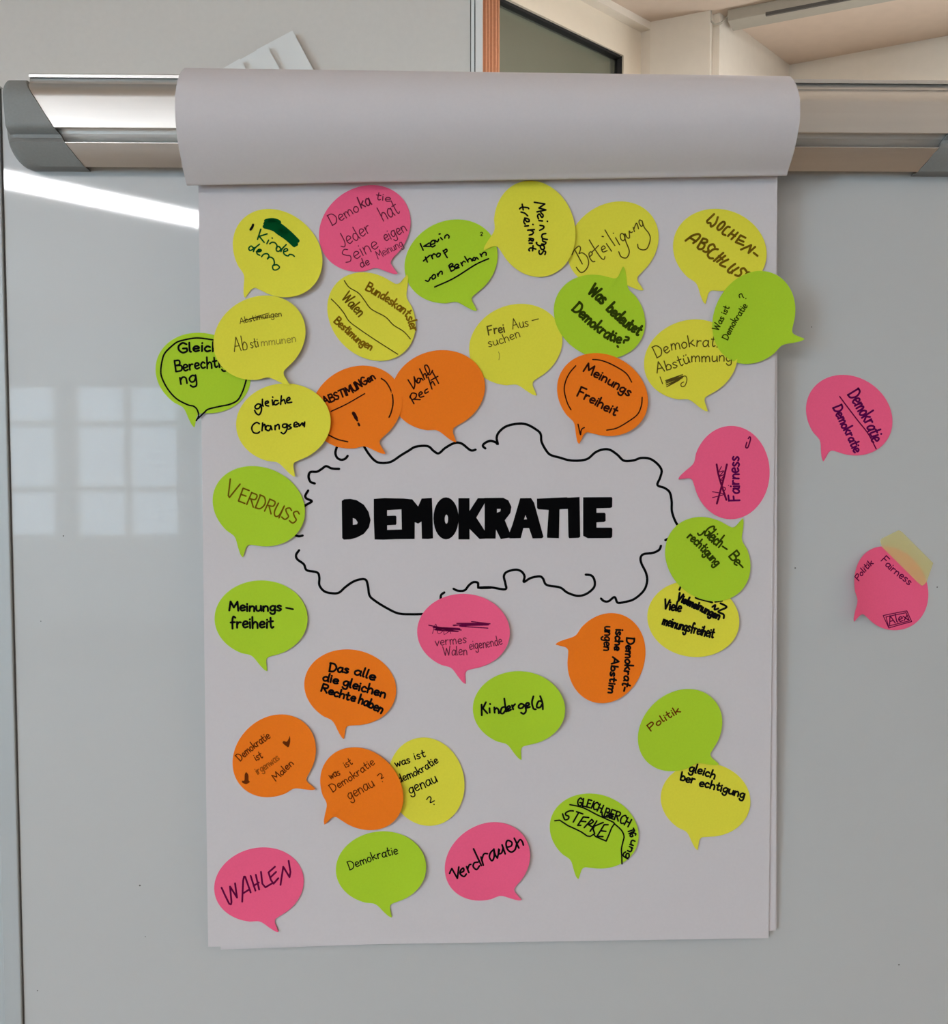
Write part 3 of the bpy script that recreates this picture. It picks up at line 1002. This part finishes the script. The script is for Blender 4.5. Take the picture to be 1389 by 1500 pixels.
N('green', (590, 315), (667, 633), (1010, 1278), 'green note with a long underline beneath the third line of bold writing', lift=0.003) \
    .pen('black', 20).trace('/250 390 290 480;/372 382 296 428 385 428;394 404 446 384 436 346 398 364 388 408 414 436 450 414;450 345 482 366 500 330;525 310 550 336;505 262 520 258;582 316 586 290 616 270 640 290 636 316;/318 572 346 640;292 626 332 590 376 552;395 545 418 596;405 568 430 530 456 540;490 520 470 545 482 572 514 556 520 526 490 520;560 482 590 540 616 580;562 496 600 465 612 492 574 522') \
    .trace('320 890 358 900 386 852;430 810 406 840 420 872 454 850 450 816 430 810;480 800 492 832;490 812 520 770 545 772 546 806;/636 690 668 765;636 690 672 660 692 680 660 708 700 700 716 736 670 765;720 722 770 692 750 670 720 690 726 728 776 716;800 650 822 692;810 668 836 630 860 640;/852 566 898 640;890 622 916 592 940 602 952 628;1002 590 976 580 960 610 990 616 1010 580 1036 602;1060 530 1082 566;1076 546 1110 510 1140 516 1142 550').line([(445, 978), (700, 862), (1000, 675), (1175, 596)], name='underline', w=20) \
    .line([(1062, 245), (1085, 235), (1097, 255), (1075, 268), (1092, 285), (1060, 282)], w=9).done()
N('yellow', (705, 260), (735, 703), (88, 973), 'yellow note with tail pointing left and Meinungsfreiheit written sideways', layer=2, lift=0.002, lift_dir=20) \
    .pen('black', 22).trace('/730 342 872 365 792 420 886 446 766 472;818 482 850 520 832 548 800 502 774 524 786 566;792 590 840 595;905 598;806 655 856 666 850 696 802 722;885 766 840 776 830 810 850 836 906 846;840 842 846 870 886 886 870 910 830 906;860 920 830 915 810 945 830 980 865 970 850 925 800 930 770 915 755 890;872 1050 882 1015 855 1002 838 1028 812 1048 792 1025 796 996') \
    .trace('530 432 560 410 640 415 656 432;/566 368 580 446;550 475 600 490 640 526;600 555 650 570 660 600 625 602 600 570 588 610 606 638;600 665 650 660;710 640;/640 720 730 712;680 720 716 745 700 775 660 786;660 830 716 840 706 866 670 850 655 866;660 896 702 896;760 885;750 976 680 960 655 985 666 1002;/712 930 706 1000').done()
N('yellow', (825, 290), (684, 628), (1105, 1238), 'yellow note reading Beteiligung in large thin slanted handwriting', layer=0, lift=0.002) \
    .pen('umber', 15).trace('130 770 160 710 220 655 246 680 235 730 226 755 270 745 330 790 356 870 340 940 290 1000 240 1005 188 940;/175 715 270 896;365 802 405 760 385 730 360 760 375 820 410 862 440 860;365 570 400 630 470 740 530 820 565 830 576 795;400 736 490 645;540 702 580 680 560 650 530 680 550 732 606 715;/596 620 666 722;538 521 556 525;578 435 640 540 712 646;/720 540 776 636;690 477;835 500 805 480 785 510 795 560 830 580 850 530 835 490 860 590 906 720 880 800 840 815 790 790 764 730') \
    .trace('852 488 880 540 910 536 905 450 925 470 952 460;960 400 976 456;970 422 1000 345 1020 370 1032 418;1075 310 1045 300 1040 340 1070 386 1090 360 1080 310 1110 400 1170 480 1190 560 1150 680 1090 705 1030 680 1020 628').done()
N('yellow', (980, 300), (698, 613), (528, 1288), 'yellow note reading WOCHEN-ABSCHLUSS in brown capitals', lift=0.002) \
    .pen('sepia', 28).trace('/622 125 526 216;526 216 534 244 572 246 580 296 640 252 672 166;740 230 700 260 665 310 682 340 722 320 766 262 760 232 740 230;836 302 800 300 750 350 735 390 776 412;/890 340 810 422;/942 375 856 466;/850 386 908 424;/1046 446 980 412 914 506 1016 546;/956 472 1020 500;/984 606 1122 546 1086 652 1176 570;/1155 650 1206 692') \
    .trace('/234 486 320 420;320 420 400 396 432 420 400 470 338 518;/296 446 376 496;/470 456 396 576;470 456 524 474 520 508 456 512;456 512 492 540 470 590 420 600 396 578;632 572 610 535 560 550 540 590 545 620 510 640 474 624;672 602 620 600 560 640 535 680 560 720 606 726;/745 650 618 762;/772 690 660 772;/686 692 735 742;812 740 720 786 704 814 772 842;905 800 840 850 805 895 830 920 870 900 950 850;/870 890 858 926;1056 902 1020 860 980 880 985 930 950 965 904 950;1122 946 1085 915 1050 940 1050 980 1020 1000 978 985', w=29).done()
N('green', (1030, 390), (683, 697), (1318, 965), 'green note reading Was ist Demokratie? hanging over the right paper edge', layer=3, lift=0.005, lift_dir=20) \
    .pen('moss', 15).text('Was ist', [(205, 878), (355, 560)], 85).text('Demokratie', [(330, 1000), (430, 800), (600, 540)], 88).text('?', [(575, 470), (600, 415)], 105).done()
# --- second row
N('yellow', (475, 390), (653, 689), (1115, 150), 'yellow note divided by two long wavy lines, words Bundeskantsler, Walen, Bestimungen', layer=1, lift=0.002) \
    .pen('bronze', 22).text('Bundeskantsler', [(572, 320), (860, 490), (1120, 680), (1190, 890)], 120).text('Bestimungen', [(142, 760), (300, 900), (470, 1050), (640, 1140)], 105) \
    .pen('sepia', 20).text('Walen', [(250, 440), (480, 690)], 145) \
    .line([(285, 200), (350, 290), (480, 370), (560, 470), (650, 585), (840, 690), (950, 800), (1090, 890), (1180, 990)], [(110, 450), (200, 540), (280, 640), (350, 750), (480, 850), (700, 1000), (1010, 1198)], w=14, ink='umber').done()
N('yellow', (310, 425), (671, 655), (1072, 1280), 'yellow note with struck-out Abstimmungen above the same faint word again', layer=5, lift=0.003) \
    .pen('umber', 12).text('Ab', [(330, 835), (510, 810)], 190).text('sti', [(555, 795), (660, 775)], 130).text('mmunen', [(695, 765), (900, 745), (1165, 710)], 110, ink='faint', w=10) \
    .text('Abstimungen', [(410, 470), (640, 415), (970, 360)], 80, w=10).line([(430, 440), (600, 378), (800, 320)], [(470, 420), (640, 383), (860, 375)], name='strike_through', w=9).done()
N('green', (225, 480), (685, 622), (568, 1318), 'green note with a bubble outline drawn inside, hanging over the left paper edge', layer=0, lift=0.003, lift_dir=110) \
    .pen('black', 27).text('Gleich', [(350, 345), (600, 325), (900, 325)], 130).text('Berechtig', [(315, 605), (600, 565), (1000, 535)], 145, w=24).text('ng', [(378, 768), (600, 735)], 170, w=24) \
    .line([(840, 175), (720, 155), (600, 145), (480, 160), (360, 190), (290, 230), (170, 345), (130, 450), (112, 590), (130, 690), (210, 840), (330, 970), (480, 1050), (560, 1070), (610, 1120), (630, 1200), (600, 1265)],
          [(840, 175), (1000, 220), (1150, 320), (1250, 470), (1280, 600), (1275, 675), (1250, 780), (1210, 890), (1150, 990), (1040, 1045), (920, 1070), (760, 1110), (700, 1160), (620, 1240)], name='drawn_outline', w=21).done()
N('yellow', (340, 555), (714, 605), (862, 1315), 'yellow note reading gleiche Changsen, overlapping an orange note', layer=4, lift=0.003, lift_dir=30) \
    .pen('black', 22).trace('405 350 365 345 330 380 345 410 385 400 410 360 416 430 385 490 345 470 324 430;430 280 430 350 442 376;470 342 510 326 500 305 470 320 475 360 512 372;562 290 572 356;567 250;640 300 600 300 585 340 610 356 652 330;/686 235 675 350;680 312 720 285 735 320 742 342;760 306 800 280 790 255 760 280 766 326 826 320') \
    .trace('388 612 350 595 300 630 285 680 310 730 360 740 392 720;/432 600 424 706;430 652 460 620 470 692;520 640 490 640 475 680 510 706 540 670 540 640 558 692;/600 635 600 692;600 652 640 620 655 640 656 682;755 615 710 620 705 655 745 660 766 620 760 690 720 746 683 730;812 620 785 640 820 665 783 686;860 632 900 616 890 590 860 605 860 650 906 650;920 610 930 642 970 600 980 632 1002 588;1002 588 996 652').done()
N('orange', (455, 525), (635, 664), (1015, 1275), 'orange note with underlined ABSTIMUNGen and a big exclamation mark', layer=1, lift=0.003) \
    .pen('ember', 23).text('ABSTIMUNGen', [(200, 628), (370, 560), (560, 480), (890, 275)], 105).line([(290, 720), (500, 622), (745, 480)], name='underline', w=16) \
    .line([(592, 745), (605, 765), (630, 815)], name='exclamation_mark', w=46, curve=False).line([(625, 800), (645, 845)], [(660, 885), (672, 910)], name='exclamation_mark', w=28) \
    .line([(970, 275), (1040, 330), (1110, 460), (1130, 600), (1105, 730), (1075, 800)], [(255, 1040), (380, 1100), (515, 1132)], w=18).done()
N('orange', (570, 505), (676, 622), (912, 1298), 'orange note reading Wahl Recht in its upper half, otherwise empty', layer=2, lift=0.002) \
    .pen('ember', 18).trace('/268 478 346 602;346 602 360 540 350 436;350 436 376 500 402 522;436 460 400 460 390 510 420 516 445 460 472 482;/426 330 492 472;470 422 500 392 522 452;520 422 560 362 530 285 495 290 510 350 556 412 600 350;/292 700 348 802;294 722 320 660 380 670 370 720 330 746;/342 742 432 746;415 692 460 660 440 640 415 670 430 712 482 700;532 600 500 620 500 660 542 640;/540 440 592 602;570 542 600 500 632 552;/600 370 682 526;/580 482 672 430').done()
N('yellow', (680, 435), (709, 648), (985, 1308), 'yellow note reading Frei Aussuchen in faint thin pen', lift=0.002) \
    .pen('umber', 14).text('Frei', [(340, 515), (560, 475)], 125, w=18).text('Aus', [(670, 440), (885, 395)], 130, w=12).text('suchen', [(345, 680), (520, 630), (770, 540)], 120, w=12) \
    .line([(930, 321), (1015, 298)], w=13).line([(475, 745), (490, 790), (480, 855)], w=8, ink='faint').done()
N('green', (805, 385), (685, 734), (985, 85), 'green note with tail up, reading Was bedeutet Demokratie?', layer=2, lift=0.001) \
    .pen('moss', 34).text('Was', [(525, 405), (720, 560)], 160).text('bedeutet', [(775, 640), (1000, 850), (1200, 985)], 145).text('Demokratie', [(315, 640), (540, 840), (790, 1040), (960, 1095)], 145, w=31) \
    .line([(1012, 1085), (1022, 1052), (1068, 1050), (1078, 1018), (1040, 1005)], name='question_mark', w=30).line([(925, 1128), (935, 1145)], name='question_mark', w=28).done()
N('orange', (810, 510), (676, 631), (380, 1268), 'orange note reading Meinungs Freiheit between curved pen arcs', layer=3, lift=0.003) \
    .pen('ember', 24).text('Meinungs', [(420, 310), (700, 460), (1030, 650)], 125).text('Freiheit', [(330, 645), (560, 760), (840, 915)], 130) \
    .line([(545, 155), (650, 165), (800, 220), (990, 335), (1070, 460)], [(315, 240), (230, 340), (175, 460), (160, 580), (200, 740), (250, 835)],
          [(1210, 665), (1200, 770), (1150, 890), (1040, 980), (870, 1080), (730, 1110)], [(345, 1030), (360, 1100), (378, 1172), (385, 1120), (400, 1092), (430, 1075)], name='drawn_arc', w=17).done()
N('yellow', (940, 460), (670, 618), (902, 1288), 'yellow note reading Demokratie Abstümmung with a small scribble below', layer=1, lift=0.003) \
    .pen('umber', 15).text('Demokratie', [(215, 600), (420, 490), (720, 435), (990, 440), (1120, 490)], 155).text('Abstümmung', [(215, 800), (340, 765), (540, 700), (680, 645), (1220, 640)], 140) \
    .line([(255, 850), (290, 945)], [(330, 900), (560, 820), (335, 915), (565, 840), (335, 935), (550, 860), (340, 960), (520, 890), (345, 985), (560, 860)], [(550, 850), (600, 840), (618, 890), (590, 970), (545, 980), (540, 940), (575, 920)], name='scribble', w=12).done()
N('pink', (1170, 535), (685, 679), (350, 1298), 'pink note with Demokratie written twice, alone on the whiteboard', plane=BOARD, lift=0.001) \
    .pen('plum', 26).text('Demokratie', [(668, 400), (790, 600), (910, 800), (1000, 1050)], 175).text('Demokratie', [(462, 580), (560, 790), (650, 960), (750, 1190)], 125, w=26) \
    .line([(555, 425), (640, 540), (800, 750), (940, 930), (1045, 1135)], name='underline', w=17, ink='wine').done()
# --- around the cloud
N('pink', (985, 615), (802, 713), (92, 800), 'pink note with tail left, a crossed-out word and Fairness written upwards', lift=0.003, lift_dir=150) \
    .pen('plum', 25).text('Fairness', [(912, 1090), (905, 495)], 150).line([(605, 600), (640, 780), (735, 1080)], [(745, 600), (690, 830), (605, 1130)], name='drawn_cross', w=26, ink='wine') \
    .line([(670, 630), (640, 700), (700, 690), (645, 760), (710, 740), (655, 820), (700, 800)], [(545, 970), (720, 1000)], [(545, 1050), (700, 1010)], [(690, 905), (722, 920), (715, 950), (690, 950)], [(765, 884), (767, 888)], name='scribble', w=12, ink='wine') \
    .line([(1035, 250), (1055, 226), (1066, 255), (1045, 330), (1025, 375), (1000, 365), (1015, 300)], name='drawn_loop', w=18, ink='wine').done()
N('yellow', (940, 830), (700, 705), (798, 7), 'yellow note with bold meinungsfreiheit, tucked under a green note', layer=0, lift=0.004, lift_dir=20) \
    .pen('black', 28).text('Viele', [(300, 565), (530, 605)], 130).text('Vielmeinungen', [(480, 450), (750, 570), (1040, 710)], 105, w=30).text('meinungsfreiheit', [(280, 775), (520, 845), (965, 960)], 130, w=26) \
    .line([(535, 262), (515, 310)], [(735, 415), (770, 430), (850, 450), (960, 480)], [(1070, 490), (1150, 540), (1040, 600), (1110, 640), (1110, 690)], [(960, 540), (1000, 515), (990, 575), (1040, 560)], [(1000, 470), (1090, 455)], name='scribble', w=28).done()
N('green', (965, 745), (665, 679), (1112, 140), 'green note with tail up, reading Gleich-Berechtigung in looped script', layer=2, lift=0.002) \
    .pen('moss', 24).text('Gleich', [(600, 330), (700, 430), (815, 520)], 165).text('Be', [(945, 645), (1050, 765)], 140).text('rechtigung', [(385, 385), (560, 545), (770, 775)], 120) \
    .line([(530, 330), (545, 352), (580, 345), (620, 300)], [(865, 505), (895, 525), (925, 545)], [(1095, 745), (1120, 770), (1138, 790)], w=24).done()
N('green', (305, 670), (700, 665), (482, 1325), 'green note reading VERDRUSS in brown slanting capitals', layer=1, lift=0.003) \
    .pen('sepia', 20).line([(312, 295), (285, 520), (300, 545), (445, 365)], name='lettering', curve=False).text('ERDRUSS', [(420, 600), (600, 660), (860, 770), (1190, 910)], 180).done()
N('green', (310, 840), (681, 615), (748, 1322), 'green note reading Meinungs-freiheit in bold black marker', lift=0.003, lift_dir=20) \
    .pen('black', 28).text('Meinungs', [(248, 500), (600, 512), (955, 505)], 125).text('freiheit', [(268, 738), (845, 738)], 145).line([(1020, 465), (1115, 483)], w=25).done()
N('pink', (605, 860), (690, 605), (720, 1305), 'pink note with a dark crossing-out stroke above thin faint words', lift=0.005, lift_dir=0) \
    .pen('maroon', 12).text('vermes', [(310, 795), (730, 755)], 120).text('Walen', [(420, 930), (740, 915)], 125).text('eigenende', [(775, 845), (1000, 815), (1215, 760)], 125) \
    .line([(220, 515), (400, 550), (660, 580), (280, 545), (640, 562), (300, 575), (620, 600), (340, 560)], [(550, 515), (800, 500), (1050, 490), (600, 490), (1030, 505), (640, 525), (1020, 550)], [(560, 520), (700, 505), (850, 510), (1000, 490)], [(320, 560), (480, 570), (640, 575)], [(800, 465), (1040, 490)], name='scribble', w=15, ink='wine') \
    .line([(270, 630), (315, 500), (350, 630), (420, 590), (430, 640), (500, 600), (520, 630)], name='scribble', w=8, ink='wine').done()
N('orange', (805, 890), (777, 677), (110, 500), 'orange note with tail pointing left and bold words written sideways', lift=0.005, lift_dir=100) \
    .pen('black', 26).text('Demokrat-', [(1050, 405), (1035, 700), (1010, 950), (965, 1105)], 110).text('ische', [(905, 290), (885, 570)], 105).text('Abstim', [(860, 665), (835, 850), (795, 1140)], 95).text('ungen', [(755, 250), (740, 575)], 120, w=22).done()
# --- lower rows
N('orange', (440, 940), (683, 618), (600, 1278), 'orange note reading Das alle die gleichen Rechte haben', lift=0.003) \
    .pen('black', 28).text('Das', [(398, 400), (655, 425)], 110).text('alle', [(735, 435), (1010, 520)], 120).text('die', [(305, 518), (510, 575)], 110).text('gleichen', [(580, 590), (850, 670), (1150, 755)], 120) \
    .text('Rechte', [(285, 668), (480, 740), (740, 810)], 110).text('haben', [(790, 828), (960, 890), (1100, 965)], 120).done()
N('green', (690, 970), (651, 626), (690, 1315), 'green note reading Kindergeld in one bold black word', lift=0.007, lift_dir=0) \
    .pen('black', 27).trace('/148 570 150 716;/206 540 166 622 226 690;255 620 258 680;262 562;320 610 325 682;325 642 350 620 375 640 382 690;455 602 420 620 405 680 440 690 476 640;456 490 470 600 482 666;490 642 535 610 520 590 490 615 500 660 546 640;560 580 576 636;566 602 602 565;720 570 680 560 650 590 660 620 700 615 730 580 750 650 720 695 683 680;750 592 790 570 780 545 750 560 756 610 802 600;850 455 830 540 850 620 882 630;960 520 920 520 895 570 900 605 940 600 966 560;940 450 970 540 976 626').done()
N('green', (925, 995), (655, 681), (1168, 1125), 'green note with the single small word Politik', layer=2, lift=0.003, lift_dir=0) \
    .pen('rust', 18).text('Politik', [(262, 692), (450, 555), (665, 430)], 95).done()
N('yellow', (960, 1100), (683, 655), (590, 1325), 'yellow note reading gleich berechtigung, below a green note', layer=0, lift=0.002, lift_dir=60) \
    .pen('black', 26).text('gleich', [(455, 270), (620, 310), (800, 370)], 115).text('ber', [(338, 390), (525, 435)], 115).text('echtigung', [(595, 465), (830, 520), (1200, 630)], 108).done()
N('orange', (330, 1035), (672, 670), (1202, 1100), 'orange note with two small hand-drawn hearts', lift=0.004, lift_dir=0) \
    .pen('rust', 15).text('Demokratie', [(210, 738), (400, 570), (620, 420)], 105).text('ist', [(425, 735), (515, 690)], 100).text('irgenwas', [(445, 920), (590, 830), (745, 710)], 100, ink='pale_rust').text('Malen', [(695, 1012), (935, 775)], 95) \
    .fill([(885, 390), (888, 470), (865, 545), (830, 530), (785, 490), (800, 465), (845, 470)]).fill([(290, 885), (318, 930), (322, 1000), (340, 1020), (290, 1050), (235, 1030), (235, 1005), (265, 1000), (270, 920)]).done()
N('orange', (460, 1075), (656, 735), (180, 1200), 'orange note reading was ist Demokratie genau? overlapping its yellow twin', layer=3, lift=0.005, lift_dir=0) \
    .pen('rust', 14).text('was', [(230, 602), (365, 540)], 105).text('ist', [(440, 450), (530, 395)], 95).text('Demokratie', [(265, 778), (560, 590), (835, 395)], 105).text('genau', [(490, 885), (660, 790), (830, 690)], 145) \
    .line([(865, 555), (900, 522), (930, 542), (918, 590), (950, 572)], [(935, 628), (937, 631)], name='question_mark', w=14).done()
N('yellow', (560, 1070), (600, 691), (-80, 870), 'yellow note reading was ist demokratie genau? half under an orange note', layer=1, lift=0.002, lift_dir=20) \
    .pen('black', 17).text('was', [(190, 490), (385, 432)], 105).text('ist', [(450, 392), (590, 348)], 105).text('demokratie', [(235, 705), (480, 600), (765, 425)], 105).text('genau', [(380, 855), (560, 780), (755, 690)], 140) \
    .line([(605, 930), (640, 890), (665, 912), (655, 970), (710, 945)], [(705, 993), (707, 996)], name='question_mark', w=16).done()
N('green', (800, 1150), (652, 618), (455, 1262), 'green note reading STERKE boxed in below GLEICHBERCHTIGUNG', lift=0.003, lift_dir=30) \
    .pen('black', 23).text('GLEICH', [(422, 268), (600, 300), (740, 365)], 105).text('BERCH', [(785, 415), (960, 475), (1110, 550)], 115).text('TIG', [(1105, 600), (1145, 690)], 85).text('ung', [(1160, 720), (1110, 850), (1060, 960)], 85) \
    .trace('372 345 320 345 270 370 270 400 310 420 300 455 260 465 240 430 226 384;/415 355 500 385;/442 370 370 496;/580 435 506 426 430 540 472 540;/470 482 540 490;/620 460 518 572;620 460 642 490 600 520 560 524;/566 526 650 572;/690 480 598 622;/776 500 630 562 660 652;/842 530 790 530 690 690 772 690;/738 612 812 620') \
    .line([(325, 260), (500, 300), (700, 400), (900, 490), (930, 518), (1020, 600), (1055, 680), (1040, 760), (1020, 850), (1023, 950), (1025, 1050)], name='drawn_box', w=21) \
    .line([(928, 515), (890, 570), (850, 670), (815, 750), (740, 720), (670, 690), (650, 660), (600, 690), (560, 685), (480, 630), (400, 590), (300, 545), (185, 470), (120, 478)], name='drawn_box', w=21, curve=False) \
    .line([(830, 370), (920, 390), (840, 402), (910, 420), (860, 440)], [(760, 360), (765, 410), (800, 430), (830, 400)], name='scribble', w=24).done()
N('pink', (305, 1225), (693, 655), (940, 1292), 'pink note reading WAHLEN in purple capitals', lift=0.002) \
    .pen('wine', 25).line([(185, 695), (240, 815), (290, 915), (312, 922), (320, 890), (300, 680), (395, 830), (368, 635)], [(465, 885), (478, 600), (490, 545), (505, 545), (580, 760)], [(480, 770), (560, 720)],
                          [(580, 535), (645, 735)], [(650, 520), (695, 720)], [(620, 670), (690, 625)], [(720, 480), (738, 640), (780, 690), (870, 635)], [(910, 410), (822, 488), (855, 590), (890, 640), (955, 565)], [(845, 558), (925, 480)],
                          [(985, 655), (1022, 410), (1108, 550), (1120, 480), (1095, 330)], name='lettering', curve=False).done()
N('green', (485, 1205), (681, 612), (820, 1288), 'green note reading Demokratie in small thin letters near the bottom', lift=0.005, lift_dir=15) \
    .pen('black', 15).text('Demokratie', [(258, 640), (400, 580), (600, 495), (910, 412)], 115).done()
N('pink', (640, 1190), (686, 662), (1132, 1170), 'pink note reading Verdrauen in slanted black handwriting', lift=0.005, lift_dir=0) \
    .pen('black', 25).line([(175, 822), (190, 785), (205, 757), (280, 890), (300, 735)], name='lettering', curve=False).trace('326 812 366 790 360 750 325 780 320 832 370 865 402 830;/405 730 436 812;420 762 440 710 466 700;560 670 510 680 495 730 540 770 580 720;500 490 560 620 606 716;/600 600 632 712;610 642 640 560 690 555;770 500 730 540 715 600 750 650 780 590 775 490 790 560 822 612;822 612 850 500;840 490 840 550 880 540 900 470;/885 430 928 552;950 462 1010 440 1015 390 960 370 940 420 960 490 1010 525 1060 490 1080 420;/1050 335 1112 466;1090 402 1130 350 1160 380 1172 422').done()
N('pink', (1230, 770), (675, 850), (128, 1275), 'pink note held to the whiteboard by yellowish tape', plane=BOARD, lift=0.016, lift_dir=170, size=0.985) \
    .pen('wine', 16).text('Politik', [(215, 735), (320, 615), (445, 510)], 85).text('Fairness', [(555, 475), (680, 605), (940, 805)], 100).text('Alex', [(670, 1338), (925, 1275)], 110) \
    .line([(580, 1215), (910, 1155), (975, 1300), (660, 1385), (580, 1215)], [(620, 1235), (900, 1180), (945, 1290), (655, 1360), (620, 1235)], name='drawn_box', w=13, curve=False).done()

# tape strip over the last note
tf = crop(1230, 770, 150)
tp = [(540, 195), (560, 170), (790, 58), (835, 85), (1255, 505), (1235, 560), (1165, 760), (1130, 800), (1100, 812), (1050, 770), (560, 285), (545, 240)]
tm = bpy.data.materials.new('yellowed_tape')
tm.use_nodes = True
nt = tm.node_tree
pb = nt.nodes['Principled BSDF']
pb.inputs['Base Color'].default_value = (0.86, 0.76, 0.28, 1)
pb.inputs['Roughness'].default_value = 0.34
pb.inputs['Alpha'].default_value = 0.34
uvs = [BOARD.uv(*tf(p)) for p in tp]
tri = tessellate_polygon([[Vector((a, b, 0)) for a, b in uvs]])
nv_ = len(uvs)
tv = [BOARD.at(a, b, 0.0032) for a, b in uvs]+[BOARD.at(a, b, 0.0030) for a, b in uvs]
tfc = [tuple(t) for t in tri]+[tuple(i+nv_ for i in t) for t in tri]+[(i, (i+1) % nv_, nv_+(i+1) % nv_, nv_+i) for i in range(nv_)]
tag(link('tape_strip', tv, tfc, tm, loc=tv[0]), 'yellowish translucent tape strip across the top of a pink note', 'tape')
